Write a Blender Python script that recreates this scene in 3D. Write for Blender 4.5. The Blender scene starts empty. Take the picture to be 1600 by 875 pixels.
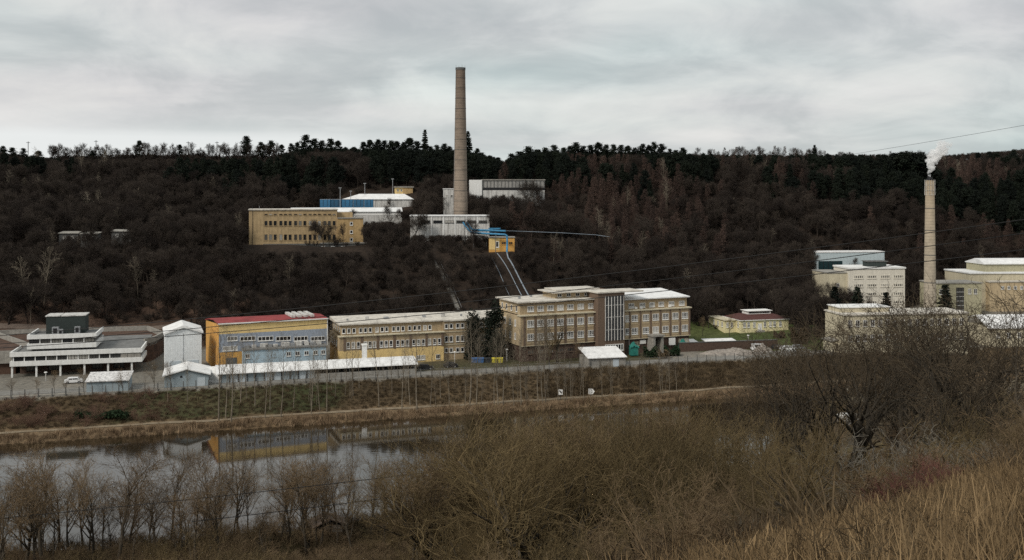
import bpy, math, random
import numpy as np
from math import radians as R, sin, cos, pi
# ------------------------------------------------------------------ camera, sky, sun, exposure
F, HZ, CH = 1600.0, 300.0, 47.0          # focal length and horizon row of the photograph (1600 px wide), eye height
sc = bpy.context.scene
col = sc.collection
cd = bpy.data.cameras.new('camera'); cam = bpy.data.objects.new('camera', cd); col.objects.link(cam)
cam.location = (0, 0, CH); cam.rotation_euler = (R(90), 0, 0)
cd.sensor_width = 36; cd.lens = 36.0; cd.shift_y = -(437.5 - HZ) / 1600.0
cd.clip_start = 0.3; cd.clip_end = 6000
sc.camera = cam
SUN_EL, SUN_AZ = R(42), R(222)           # azimuth clockwise from +Y (behind the camera, to the left)
world = bpy.data.worlds.new('World'); sc.world = world; world.use_nodes = True
nt = world.node_tree; nt.nodes.clear()
def N(nt, t, **k):
    n = nt.nodes.new(t)
    for a, b in k.items(): setattr(n, a, b)
    return n
def L(nt, a, b): nt.links.new(a, b)
def ramp(nt, fac, stops, interp='LINEAR'):
    r = N(nt, 'ShaderNodeValToRGB'); r.color_ramp.interpolation = interp
    e = r.color_ramp.elements
    while len(e) < len(stops): e.new(0.5)
    for i, (p, c) in enumerate(stops):
        e[i].position = p; e[i].color = (c[0], c[1], c[2], 1)
    L(nt, fac, r.inputs[0]); return r.outputs[0]
def mth(nt, op, a, b=None, clamp=False):
    m = N(nt, 'ShaderNodeMath', operation=op); m.use_clamp = clamp
    for i, v in enumerate((a, b)):
        if v is None: continue
        if isinstance(v, (int, float)): m.inputs[i].default_value = v
        else: L(nt, v, m.inputs[i])
    return m.outputs[0]
def mixc(nt, f, a, b, mode='MIX'):
    m = N(nt, 'ShaderNodeMix', data_type='RGBA', blend_type=mode)
    for i, v in ((0, f), (6, a), (7, b)):
        if isinstance(v, (int, float)): m.inputs[i].default_value = v
        elif isinstance(v, tuple): m.inputs[i].default_value = (v[0], v[1], v[2], 1)
        else: L(nt, v, m.inputs[i])
    return m.outputs[2]
def build_world():
    tc = N(nt, 'ShaderNodeTexCoord'); sp = N(nt, 'ShaderNodeSeparateXYZ'); L(nt, tc.outputs['Generated'], sp.inputs[0])
    z = mth(nt, 'MAXIMUM', sp.outputs[2], 0.0); zz = mth(nt, 'ADD', z, 0.20)
    u = mth(nt, 'DIVIDE', sp.outputs[0], zz); v = mth(nt, 'DIVIDE', sp.outputs[1], zz)
    cb = N(nt, 'ShaderNodeCombineXYZ'); L(nt, u, cb.inputs[0]); L(nt, v, cb.inputs[1])
    mp = N(nt, 'ShaderNodeMapping'); L(nt, cb.outputs[0], mp.inputs[0])
    mp.inputs['Rotation'].default_value = (0, 0, R(-24)); mp.inputs['Location'].default_value = (3.3, 1.2, 0)
    mp.inputs['Scale'].default_value = (0.62, 1.0, 1)
    n1 = N(nt, 'ShaderNodeTexNoise'); L(nt, mp.outputs[0], n1.inputs['Vector'])
    n1.inputs['Scale'].default_value = 1.5; n1.inputs['Detail'].default_value = 8; n1.inputs['Roughness'].default_value = .53; n1.inputs['Distortion'].default_value = .45
    n2 = N(nt, 'ShaderNodeTexNoise'); L(nt, mp.outputs[0], n2.inputs['Vector'])
    n2.inputs['Scale'].default_value = 0.6; n2.inputs['Detail'].default_value = 4; n2.inputs['Roughness'].default_value = .5
    n3 = N(nt, 'ShaderNodeTexNoise'); L(nt, mp.outputs[0], n3.inputs['Vector']); n3.inputs['Scale'].default_value = .9
    m4 = N(nt, 'ShaderNodeMapping'); L(nt, tc.outputs['Generated'], m4.inputs[0]); m4.inputs['Scale'].default_value = (1, 1, 2.6); m4.inputs['Rotation'].default_value = (0, R(9), 0)
    n4 = N(nt, 'ShaderNodeTexNoise'); L(nt, m4.outputs[0], n4.inputs['Vector']); n4.inputs['Scale'].default_value = 7.5; n4.inputs['Detail'].default_value = 9; n4.inputs['Roughness'].default_value = .58; n4.inputs['Distortion'].default_value = .5
    d = mth(nt, 'ADD', mth(nt, 'ADD', mth(nt, 'MULTIPLY', n1.outputs[0], .38), mth(nt, 'MULTIPLY', n2.outputs[0], .2)), mth(nt, 'MULTIPLY', n4.outputs[0], .42))
    c = ramp(nt, d, [(.38, (.38, .41, .415)), (.45, (.44, .465, .465)), (.50, (.51, .53, .525)), (.55, (.565, .58, .565)), (.62, (.63, .64, .62))])
    tint = ramp(nt, n3.outputs[0], [(.35, (.93, 1.0, 1.0)), (.5, (1, 1, 1)), (.65, (1.03, .985, 1.0))])
    c = mixc(nt, 1.0, c, tint, 'MULTIPLY')
    hz = ramp(nt, sp.outputs[2], [(0.0, (1, 1, 1)), (.052, (.9, .9, .9)), (.060, (.3, .3, .3)), (.085, (0, 0, 0))])
    left = ramp(nt, mth(nt, 'ADD', mth(nt, 'MULTIPLY', sp.outputs[0], .8), .5), [(.1, (1, 1, 1)), (.32, (.9, .9, .9)), (.46, (.2, .2, .2)), (.75, (.0, .0, .0))])
    c = mixc(nt, mth(nt, 'MULTIPLY', hz, left), c, (.68, .70, .695))
    sky = N(nt, 'ShaderNodeTexSky', sky_type='NISHITA'); sky.sun_disc = False
    sky.sun_elevation = SUN_EL; sky.sun_rotation = SUN_AZ; sky.air_density = 1.0; sky.dust_density = 2.0
    # the clouds hide most of the Nishita sky
    b1 = N(nt, 'ShaderNodeBackground'); L(nt, sky.outputs[0], b1.inputs[0]); b1.inputs[1].default_value = 0.06
    b2 = N(nt, 'ShaderNodeBackground'); L(nt, c, b2.inputs[0]); b2.inputs[1].default_value = SKY
    mx = N(nt, 'ShaderNodeMixShader'); mx.inputs[0].default_value = .92
    L(nt, b1.outputs[0], mx.inputs[1]); L(nt, b2.outputs[0], mx.inputs[2])
    o = N(nt, 'ShaderNodeOutputWorld'); L(nt, mx.outputs[0], o.inputs[0])
SKY = 0.92
build_world()
sd = bpy.data.lights.new('sun', 'SUN'); sd.energy = 1.5; sd.angle = R(14); sd.color = (1, .93, .84)
sun = bpy.data.objects.new('sun', sd); col.objects.link(sun); sun.location = (-200, -200, 300)
sun.rotation_euler = (R(90) - SUN_EL, 0, pi - SUN_AZ)
sc.view_settings.view_transform = 'Standard'; sc.view_settings.look = 'None'
sc.view_settings.exposure = 0.5; sc.view_settings.gamma = 1.0
sc.view_settings.use_curve_mapping = False
sc.cycles.max_bounces = 12; sc.cycles.diffuse_bounces = 2; sc.cycles.glossy_bounces = 2; sc.cycles.volume_bounces = 12
sc.cycles.transparent_max_bounces = 6; sc.cycles.use_denoising = False
# ------------------------------------------------------------------ materials
MATS = {}
def mat(name, c, rough=.85, var=.18, scale=1.5, spec=.3, metal=0.0, streak=0.0, rand=0.0, bump=0.0, dirt=None):
    if name in MATS: return MATS[name]
    m = bpy.data.materials.new(name); m.use_nodes = True; t = m.node_tree
    b = t.nodes['Principled BSDF']
    tc = N(t, 'ShaderNodeTexCoord')
    n = N(t, 'ShaderNodeTexNoise'); L(t, tc.outputs['Object'], n.inputs['Vector'])
    n.inputs['Scale'].default_value = scale; n.inputs['Detail'].default_value = 6; n.inputs['Roughness'].default_value = .6
    lo = tuple(max(0, x * (1 - var * 1.6)) for x in c); hi = tuple(x * (1 + var) for x in c)
    o = ramp(t, n.outputs[0], [(.3, lo), (.5, c), (.7, hi)])
    if streak:
        mp = N(t, 'ShaderNodeMapping'); L(t, tc.outputs['Object'], mp.inputs[0]); mp.inputs['Scale'].default_value = (1.3, 1.3, .12)
        n2 = N(t, 'ShaderNodeTexNoise'); L(t, mp.outputs[0], n2.inputs['Vector']); n2.inputs['Scale'].default_value = 1.2; n2.inputs['Detail'].default_value = 5
        f = ramp(t, n2.outputs[0], [(.42, (0, 0, 0)), (.72, (1, 1, 1))])
        o = mixc(t, mth(t, 'MULTIPLY', f, streak), o, dirt or tuple(x * .45 for x in c))
    if rand:
        oi = N(t, 'ShaderNodeObjectInfo')
        f = ramp(t, oi.outputs['Random'], [(0, (1 - rand,) * 3), (1, (1 + rand,) * 3)])
        o = mixc(t, 1.0, o, f, 'MULTIPLY')
    L(t, o, b.inputs['Base Color'])
    b.inputs['Roughness'].default_value = rough; b.inputs['Specular IOR Level'].default_value = spec; b.inputs['Metallic'].default_value = metal
    if bump:
        bp = N(t, 'ShaderNodeBump'); bp.inputs['Strength'].default_value = bump; L(t, n.outputs[0], bp.inputs['Height']); L(t, bp.outputs[0], b.inputs['Normal'])
    MATS[name] = m; return m
def bark(name, a, b_, rand=.3):
    """twigs and bark: colour differs from tree to tree"""
    if name in MATS: return MATS[name]
    m = bpy.data.materials.new(name); m.use_nodes = True; t = m.node_tree; b = t.nodes['Principled BSDF']
    oi = N(t, 'ShaderNodeObjectInfo'); tc = N(t, 'ShaderNodeTexCoord')
    n = N(t, 'ShaderNodeTexNoise'); L(t, tc.outputs['Object'], n.inputs['Vector']); n.inputs['Scale'].default_value = 2.5
    o = mixc(t, oi.outputs['Random'], a, b_)
    f = ramp(t, n.outputs[0], [(.3, (1 - rand,) * 3), (.7, (1 + rand,) * 3)])
    o = mixc(t, 1.0, o, f, 'MULTIPLY')
    L(t, o, b.inputs['Base Color']); b.inputs['Roughness'].default_value = .9; b.inputs['Specular IOR Level'].default_value = .15
    MATS[name] = m; return m
def ribbed(name, c, period=.5, dark=.72, axis=0, var=.1):
    """sheet or bricks with real regular lines across it"""
    m = mat(name, c, var=var)
    t = m.node_tree; b = t.nodes['Principled BSDF']; src = b.inputs['Base Color'].links[0].from_socket
    tc = N(t, 'ShaderNodeTexCoord'); sp = N(t, 'ShaderNodeSeparateXYZ'); L(t, tc.outputs['Object'], sp.inputs[0])
    f = mth(t, 'FRACT', mth(t, 'DIVIDE', sp.outputs[axis], period))
    g = mth(t, 'LESS_THAN', f, .28)
    o = mixc(t, mth(t, 'MULTIPLY', g, 1 - dark), src, (0.02, .02, .02)); L(t, o, b.inputs['Base Color'])
    return m
M = dict(
    white=mat('white_render', (.78, .78, .76), var=.08, streak=.38, dirt=(.5, .49, .45)),
    whitedirty=mat('weathered_white_render', (.62, .61, .58), var=.16, streak=.75, dirt=(.16, .15, .14)),
    cream=mat('cream_render', (.58, .52, .38), var=.1, streak=.35),
    office=mat('office_cream_render', (.70, .66, .57), var=.08, streak=.3),
    ochre=mat('ochre_render', (.43, .315, .175), var=.15, streak=.5, scale=.6),
    ochre2=mat('deep_ochre_render', (.46, .315, .15), var=.12, streak=.4),
    orange=mat('orange_render', (.66, .36, .10), var=.1, streak=.25),
    yellow=mat('pale_yellow_render', (.76, .56, .25), var=.07, streak=.2),
    pavyellow=mat('pavilion_yellow', (.78, .70, .42), var=.06, streak=.2),
    olive=mat('olive_yellow_render', (.43, .40, .27), var=.12, streak=.3),
    bluegrey=mat('blue_grey_render', (.30, .34, .40), var=.08, streak=.25),
    lightblue=mat('light_blue_render', (.40, .52, .60), var=.07, streak=.2),
    tan=mat('tan_brick', (.40, .305, .19), var=.14, scale=2, streak=.3),
    tanlight=mat('pale_tan_render', (.52, .41, .26), var=.12, streak=.35),
    brown=mat('dark_brown_brick', (.155, .108, .078), var=.18, scale=3),
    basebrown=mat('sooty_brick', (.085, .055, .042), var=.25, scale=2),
    concrete=mat('concrete', (.30, .285, .255), var=.18, streak=.35),
    concdark=mat('dark_concrete', (.12, .12, .115), var=.25),
    roofpale=mat('pale_bitumen_roof', (.62, .58, .51), var=.2, scale=.5, streak=.55, dirt=(.25, .23, .20)),
    roofwhite=mat('white_roof_sheet', (.80, .80, .79), var=.10, scale=.45, streak=.4, dirt=(.42, .41, .39)),
    roofpatch=mat('peeling_white_roof', (.62, .61, .60), var=.5, scale=2.2),
    roofgrey=mat('grey_roof_felt', (.17, .17, .165), var=.2, scale=.6),
    roofred=mat('red_roof_sheet', (.26, .045, .045), var=.2, scale=.35),
    rooftile=mat('dark_red_roof', (.085, .035, .03), var=.2),
    sheet=mat('pale_grey_sheet', (.50, .56, .60), var=.05),
    sheetwhite=ribbed('white_ribbed_sheet', (.74, .77, .78), .6, .93),
    shedblue=mat('blue_grey_sheet', (.30, .36, .39), var=.06, streak=.15),
    darkgreen=mat('dark_green_cladding', (.035, .045, .042), var=.1),
    teal=mat('dark_teal_glazing', (.012, .035, .04), rough=.25, spec=.5),
    paleblue=ribbed('pale_blue_sheet', (.50, .58, .60), 1.5, .95),
    frame=mat('white_window_frame', (.78, .77, .74), var=.04),
    metal=mat('galvanised_metal', (.35, .36, .37), rough=.5, metal=.4),
    black=mat('black_metal', (.02, .02, .022), rough=.6),
    bluepipe=mat('blue_pipe_paint', (.055, .23, .40), rough=.6, spec=.3, streak=.4, var=.25),
    bluebox=mat('blue_container_paint', (.022, .10, .19), rough=.5, rand=.4),
    greypipe=mat('grey_pipe_jacket', (.25, .29, .33), rough=.5),
    brick=mat('chimney_brick', (.27, .185, .125), var=.14, scale=.25),
    carpaint=mat('white_car_paint', (.8, .8, .8), rough=.25, spec=.6, var=.02),
    rubber=mat('tyre_rubber', (.02, .02, .02)),
    green=mat('teal_tarpaulin', (.025, .17, .14), var=.25),
    binblue=mat('blue_plastic', (.05, .13, .30)), binyellow=mat('yellow_plastic', (.65, .55, .06)), bindark=mat('dark_plastic', (.03, .035, .04)),
    rubble=mat('rubble', (.26, .23, .20), var=.35, scale=1.2, bump=.4),
    wood=mat('weathered_wood', (.16, .13, .10), var=.2),
    sign=mat('sign_white', (.82, .81, .78), var=.03), signblack=mat('sign_black', (.015, .015, .015)),
    wire=mat('cable_black', (.012, .012, .012), rough=.6),
)
def glass():
    m = bpy.data.materials.new('window_glass'); m.use_nodes = True; t = m.node_tree; b = t.nodes['Principled BSDF']
    oi = N(t, 'ShaderNodeObjectInfo')
    c = ramp(t, oi.outputs['Random'], [(0, (.010, .011, .013)), (.45, (.03, .032, .034)), (.62, (.09, .088, .08)), (.74, (.05, .05, .05)), (.84, (.28, .27, .24)), (1, (.48, .46, .42))], 'LINEAR')
    L(t, c, b.inputs['Base Color']); b.inputs['Roughness'].default_value = .07; b.inputs['Specular IOR Level'].default_value = .5
    return m
M['glass'] = glass()
T = dict(
    hill=bark('hill_twigs', (.026, .020, .017), (.058, .046, .037)),
    hillred=bark('larch_twigs', (.045, .031, .026), (.105, .070, .056)),
    pale=bark('pale_bark', (.15, .125, .095), (.24, .205, .155)),
    near=bark('near_twigs', (.085, .058, .034), (.21, .15, .088)),
    limb=bark('limb_twigs', (.055, .042, .028), (.11, .083, .053)),
    olive=bark('willow_twigs', (.075, .056, .028), (.175, .128, .064)),
    dark=bark('dark_bark', (.038, .032, .024), (.085, .07, .052)),
    grey=bark('silver_twigs', (.15, .135, .11), (.22, .20, .165)),
    redtw=bark('red_twigs', (.13, .055, .048), (.19, .085, .07)),
    pine=bark('pine_needles', (.007, .010, .008), (.014, .019, .012)),
    spruce=bark('spruce_needles', (.009, .012, .009), (.014, .019, .012)),
    grass=bark('dry_grass_blades', (.14, .095, .05), (.26, .18, .095), .35),
    reed=bark('reed_stalks', (.19, .13, .08), (.30, .215, .135), .2),
    weeds=bark('low_weeds', (.045, .032, .019), (.11, .08, .046), .4),
    hedge=bark('hedge_leaves', (.015, .03, .014), (.025, .042, .02)),
    pinkbush=bark('reddish_scrub', (.12, .07, .05), (.17, .105, .075)),
)
# ------------------------------------------------------------------ helpers
def tag(o, label=None, cat=None, group=None, kind=None):
    for k, v in (('label', label), ('category', cat), ('group', group), ('kind', kind)):
        if v: o[k] = v
    return o
def empty(name, loc, rz=0, label=None, cat=None, group=None):
    o = bpy.data.objects.new(name, None); col.objects.link(o); o.location = loc; o.rotation_euler = (0, 0, rz)
    o.empty_display_size = .5
    return tag(o, label, cat, group)
def link(name, me, parent=None, loc=(0, 0, 0), rz=0):
    o = bpy.data.objects.new(name, me); col.objects.link(o); o.parent = parent; o.location = loc; o.rotation_euler = (0, 0, rz); return o
class MB:
    def __init__(s): s.v = []; s.f = []
    def poly(s, pts): n = len(s.v); s.v += [tuple(p) for p in pts]; s.f.append(tuple(range(n, n + len(pts)))); return s
    def box(s, x0, x1, y0, y1, z0, z1):
        n = len(s.v)
        s.v += [(x0, y0, z0), (x1, y0, z0), (x1, y1, z0), (x0, y1, z0), (x0, y0, z1), (x1, y0, z1), (x1, y1, z1), (x0, y1, z1)]
        for q in ((0, 3, 2, 1), (4, 5, 6, 7), (0, 1, 5, 4), (1, 2, 6, 5), (2, 3, 7, 6), (3, 0, 4, 7)): s.f.append(tuple(n + i for i in q))
        return s
    def hexa(s, low, up):
        """four lower and four upper corners, counter-clockwise"""
        n = len(s.v); s.v += [tuple(p) for p in low] + [tuple(p) for p in up]
        for q in ((0, 3, 2, 1), (4, 5, 6, 7), (0, 1, 5, 4), (1, 2, 6, 5), (2, 3, 7, 6), (3, 0, 4, 7)): s.f.append(tuple(n + i for i in q))
        return s
    def prism(s, pts, z0, z1):
        n = len(s.v); k = len(pts); s.v += [(x, y, z0) for x, y in pts] + [(x, y, z1) for x, y in pts]
        s.f.append(tuple(n + i for i in reversed(range(k)))); s.f.append(tuple(n + k + i for i in range(k)))
        for i in range(k): j = (i + 1) % k; s.f.append((n + i, n + j, n + k + j, n + k + i))
        return s
    def profile(s, prof, x0, x1):
        """closed (y,z) outline swept along x"""
        n = len(s.v); k = len(prof); s.v += [(x0, y, z) for y, z in prof] + [(x1, y, z) for y, z in prof]
        s.f.append(tuple(n + i for i in range(k))); s.f.append(tuple(n + k + i for i in reversed(range(k))))
        for i in range(k): j = (i + 1) % k; s.f.append((n + i, n + k + i, n + k + j, n + j))
        return s
    def profy(s, prof, y0, y1):
        """closed (x,z) outline swept along y"""
        n = len(s.v); k = len(prof); s.v += [(x, y0, z) for x, z in prof] + [(x, y1, z) for x, z in prof]
        s.f.append(tuple(n + i for i in reversed(range(k)))); s.f.append(tuple(n + k + i for i in range(k)))
        for i in range(k): j = (i + 1) % k; s.f.append((n + i, n + j, n + k + j, n + k + i))
        return s
    def tube(s, pts, r, sides=6, r1=None):
        k = len(pts); n = len(s.v)
        for i, p in enumerate(pts):
            a = pts[max(0, i - 1)]; b = pts[min(k - 1, i + 1)]
            d = np.array(b, float) - np.array(a, float); d /= (np.linalg.norm(d) + 1e-9)
            up = np.array((0, 0, 1.)) if abs(d[2]) < .9 else np.array((1., 0, 0))
            e1 = np.cross(d, up); e1 /= np.linalg.norm(e1); e2 = np.cross(d, e1)
            rr = r if r1 is None else r + (r1 - r) * i / (k - 1)
            for j in range(sides):
                t = 2 * pi * j / sides; q = np.array(p) + rr * (cos(t) * e1 + sin(t) * e2); s.v.append(tuple(q))
        for i in range(k - 1):
            for j in range(sides):
                a = n + i * sides + j; b = n + i * sides + (j + 1) % sides; s.f.append((a, b, b + sides, a + sides))
        s.f.append(tuple(n + j for j in range(sides))); s.f.append(tuple(n + (k - 1) * sides + j for j in reversed(range(sides))))
        return s
    def lathe(s, prof, sides=24, cx=0, cy=0):
        n = len(s.v)
        for r, z in prof:
            for j in range(sides): t = 2 * pi * j / sides; s.v.append((cx + r * cos(t), cy + r * sin(t), z))
        for i in range(len(prof) - 1):
            for j in range(sides):
                a = n + i * sides + j; b = n + i * sides + (j + 1) % sides; s.f.append((a, b, b + sides, a + sides))
        s.f.append(tuple(n + j for j in reversed(range(sides)))); s.f.append(tuple(n + (len(prof) - 1) * sides + j for j in range(sides)))
        return s
    def mesh(s, name, m, smooth=False):
        me = bpy.data.meshes.new(name); me.from_pydata(s.v, [], s.f); me.materials.append(m)
        if smooth: me.polygons.foreach_set('use_smooth', [True] * len(me.polygons))
        me.update(); return me
    def build(s, name, m, parent=None, smooth=False, label=None):
        o = link(name, s.mesh(name, m, smooth), parent)
        if label: o['label'] = label
        return o
def rect(x0, x1, y0, y1, z0, z1): return MB().box(x0, x1, y0, y1, z0, z1)
def np_mesh(name, V, Fq, m, smooth=False):
    me = bpy.data.meshes.new(name); me.vertices.add(len(V)); me.vertices.foreach_set('co', np.asarray(V, np.float32).ravel())
    Fq = np.asarray(Fq, np.int32); k = Fq.shape[1]
    me.loops.add(Fq.size); me.loops.foreach_set('vertex_index', Fq.ravel())
    me.polygons.add(len(Fq)); me.polygons.foreach_set('loop_start', np.arange(len(Fq), dtype=np.int32) * k)
    if smooth: me.polygons.foreach_set('use_smooth', np.ones(len(Fq), bool))
    me.materials.append(m); me.update(calc_edges=True); me.validate(); return me
# ------------------------------------------------------------------ terrain
NK = [-.9, -.7, -.2, .1, .3, .5, .7, 1.1]
ND = [0, 12, 30, 60, 100, 140, 180, 230]
NZ = np.array([[45.3, 39, 30, 17, 4, -3, -3.5, -4], [45.3, 39, 30, 17, 4, -3, -3.5, -4], [45.3, 40, 31, 18, 6, -2.6, -3.5, -4],
    [45.3, 41.6, 35.2, 20, 8, -1, -3.5, -4], [45.3, 42.3, 36.6, 24, 13, 3, -3, -4], [45.3, 42.7, 38.2, 27, 20, 9, 0, -4],
    [45.3, 43.0, 38.9, 30, 24, 14, 3, -4], [45.3, 44, 40, 34, 28, 18, 6, -3]])
FK = [-.9, -.5, -.3, -.15, 0, .15, .3, .4, .5, .9]
FT = [[(285, 0), (300, 4), (340, 19), (370, 28), (400, 33), (480, 45), (600, 66), (700, 69), (900, 60)],
      [(285, 0), (300, 4), (340, 18), (370, 27.3), (400, 31), (480, 43), (600, 65), (700, 67), (900, 60)],
      [(302, 0), (320, 6), (345, 17), (372, 27), (400, 28), (430, 31), (480, 42), (600, 64), (700, 66), (900, 60)],
      [(312, 0), (330, 4), (350, 14), (376, 27), (395, 27.6), (415, 33), (440, 37), (465, 40), (540, 54), (600, 65), (900, 60)],
      [(318, 0), (340, 9.5), (370, 25.8), (395, 31.5), (412, 33), (430, 38), (450, 43), (480, 47), (540, 54), (600, 60), (900, 56)],
      [(338, 0), (370, 9), (400, 18), (430, 27), (480, 40), (540, 54), (600, 66), (700, 68), (900, 60)],
      [(300, 0), (330, 1.5), (372, 1.5), (400, 6), (430, 13), (480, 27), (540, 43), (600, 56), (700, 69), (900, 62)],
      [(300, 0), (410, 0), (430, 5), (480, 18), (540, 33), (600, 46), (700, 66), (760, 71), (950, 66)],
      [(300, 0), (430, 0), (480, 15), (540, 29), (600, 43), (700, 60), (860, 78), (1000, 74)],
      [(300, 0), (430, 0), (480, 15), (540, 29), (600, 43), (700, 62), (860, 84), (1000, 80)]]
def squeeze(c, d0, q=.5):
    """steeper upper slope: the ridge stands nearer while keeping its height above the eye line"""
    out = []
    for D, z in c:
        D2 = D if D <= d0 else d0 + (D - d0) * q; out.append((D2, z if D <= d0 else CH + (z - CH) * D2 / D))
    return out
FT = [squeeze(c, 440 if k < .2 else 430) for c, k in zip(FT, FK)]
def lerpk(K, cols, k):
    K = np.array(K); i = np.clip(np.searchsorted(K, k) - 1, 0, len(K) - 2); t = np.clip((k - K[i]) / (K[i + 1] - K[i]), 0, 1)
    A = np.stack(cols); idx = np.arange(k.size); return A[i, idx] * (1 - t) + A[i + 1, idx] * t
def vnoise(x, y, s, seed=0):
    r = np.random.RandomState(seed).rand(64, 64); u = x / s; v = y / s
    i = np.floor(u).astype(int); j = np.floor(v).astype(int); a = u - i; b = v - j; a = a * a * (3 - 2 * a); b = b * b * (3 - 2 * b)
    g = lambda p, q: r[p % 64, q % 64]
    return (g(i, j) * (1 - a) + g(i + 1, j) * a) * (1 - b) + (g(i, j + 1) * (1 - a) + g(i + 1, j + 1) * a) * b - .5
def ter(x, y):
    sh = np.shape(x); x = np.atleast_1d(np.asarray(x, float)).ravel(); y = np.atleast_1d(np.asarray(y, float)).ravel()
    D = np.maximum(y, 0); k = x / np.maximum(y, 8.0)
    zn = lerpk(NK, [np.interp(D, ND, c) for c in NZ], np.clip(k, -.9, 1.1))
    zn = zn + (vnoise(x, y, 9, 1) * 1.2 + vnoise(x, y, 3, 2) * .3) * np.clip((D - 4) / 20, 0, 1) * np.clip((zn + 3.5) / 6, 0, 1)
    far = lerpk(FK, [np.interp(D, [a for a, b in c], [b for a, b in c]) for c in FT], np.clip(k, -.9, .9))
    far = far + (vnoise(x, y, 40, 3) * 4 + vnoise(x, y, 14, 4) * 1.5) * np.clip(far / 12, 0, 1)
    r = y - (242 + .30 * x)                                   # distance beyond the far shore
    emb = np.interp(r, [-3, 0, 1.5, 8, 24, 27], [-9, -5.3, -4.3, -3.9, -.3, 0])
    emb = emb + vnoise(x, y, 6, 5) * .5 * ((r > 0) & (r < 24))
    wid = 73 - .06 * x; q = np.clip((x - 38) / 38, 0, 1); q = q * q * (3 - 2 * q); wid = wid * (1 - q) + 12 * q     # the river narrows behind the right-hand slope
    near_sh = r + wid                                         # > 0 is water side
    wob = vnoise(x, y, 25, 6) * 6
    z = np.where(r > 27, far, np.where(r > -20, emb, np.minimum(zn, np.interp(near_sh + wob, [-12, -2, 1, 8], [99, -3.6, -5.6, -9]))))
    z = np.where((r <= 27) & (r > -3), np.maximum(emb, -99), z)
    return z.reshape(sh) if sh else float(z[0])
def ground_colour(x, y):
    n = vnoise(x, y, 12, 11) + .6 * vnoise(x, y, 4, 12)
    r = y - (242 + .30 * x); k = x / np.maximum(y, 8)
    c = np.zeros((x.size, 3)); mix = lambda a, b, t: np.array(a)[None] * (1 - t[:, None]) + np.array(b)[None] * t[:, None]
    t = np.clip(.5 + n, 0, 1)
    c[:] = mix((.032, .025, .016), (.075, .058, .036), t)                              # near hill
    g = (k > .1) & (y < 50); c[g] = mix((.16, .11, .06), (.26, .19, .10), t)[g]
    f = (r < -73 + 12) & (r > -73 - 30); c[f] = mix((.075, .062, .03), (.10, .085, .045), t)[f]
    b = (r > -3) & (r <= 9); c[b] = mix((.10, .068, .038), (.20, .145, .09), t)[b]
    e = (r > 9) & (r <= 25.3); c[e] = mix((.055, .04, .023), (.11, .078, .045), t)[e]
    e2 = e & (x < -40) & (x > -90); c[e2] = mix((.045, .05, .022), (.075, .065, .035), t)[e2]
    yd = (r > 25.3) & (r <= 30); c[yd] = mix((.22, .20, .165), (.30, .28, .24), t)[yd]
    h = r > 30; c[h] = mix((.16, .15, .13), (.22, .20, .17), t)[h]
    z = ter(x, y)
    gg = h & (x > -25) & (x < 45) & (r > 30); c[gg] = mix((.055, .055, .028), (.10, .085, .05), t)[gg]
    lw = h & (x > 55) & (x < 105) & (y > 300) & (y < 350); c[lw] = mix((.055, .075, .025), (.09, .10, .04), t)[lw]
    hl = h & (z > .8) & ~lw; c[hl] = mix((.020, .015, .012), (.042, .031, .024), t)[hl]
    ht = h & (z > 1) & (z < 12) & (x < -85); c[ht] = mix((.06, .04, .03), (.12, .08, .06), t)[ht]
    return c
def build_ground():
    xs = np.concatenate([np.arange(-2500, -420, 80), np.arange(-420, 520, 3.0), np.arange(520, 2600, 80)])
    ys = np.concatenate([np.arange(-400, -20, 40), np.arange(-20, 60, 1.5), np.arange(60, 480, 2.5), np.arange(480, 1000, 8), np.arange(1000, 4200, 160)])
    X, Y = np.meshgrid(xs, ys); x = X.ravel(); y = Y.ravel(); z = ter(x, y)
    V = np.stack([x, y, z], 1); nx = len(xs); ny = len(ys)
    i = (np.arange(ny - 1)[:, None] * nx + np.arange(nx - 1)[None]).ravel()
    Fq = np.stack([i, i + 1, i + 1 + nx, i + nx], 1)
    m = bpy.data.materials.new('valley_soil'); m.use_nodes = True; t = m.node_tree; b = t.nodes['Principled BSDF']
    at = N(t, 'ShaderNodeAttribute', attribute_name='soil'); tc = N(t, 'ShaderNodeTexCoord')
    n = N(t, 'ShaderNodeTexNoise'); L(t, tc.outputs['Object'], n.inputs['Vector']); n.inputs['Scale'].default_value = .9; n.inputs['Detail'].default_value = 8; n.inputs['Roughness'].default_value = .7
    f = ramp(t, n.outputs[0], [(.3, (.5, .5, .5)), (.5, (1, 1, 1)), (.72, (1.5, 1.45, 1.35))])
    L(t, mixc(t, 1.0, at.outputs['Color'], f, 'MULTIPLY'), b.inputs['Base Color']); b.inputs['Roughness'].default_value = .95; b.inputs['Specular IOR Level'].default_value = .1
    bp = N(t, 'ShaderNodeBump'); bp.inputs['Strength'].default_value = .7; bp.inputs['Distance'].default_value = .3; L(t, n.outputs[0], bp.inputs['Height']); L(t, bp.outputs[0], b.inputs['Normal'])
    me = np_mesh('ground', V, Fq, m, True)
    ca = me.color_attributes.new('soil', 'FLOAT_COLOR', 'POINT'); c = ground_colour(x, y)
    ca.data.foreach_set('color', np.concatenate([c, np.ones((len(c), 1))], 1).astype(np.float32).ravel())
    tag(link('ground', me), kind='structure')
build_ground()
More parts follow.
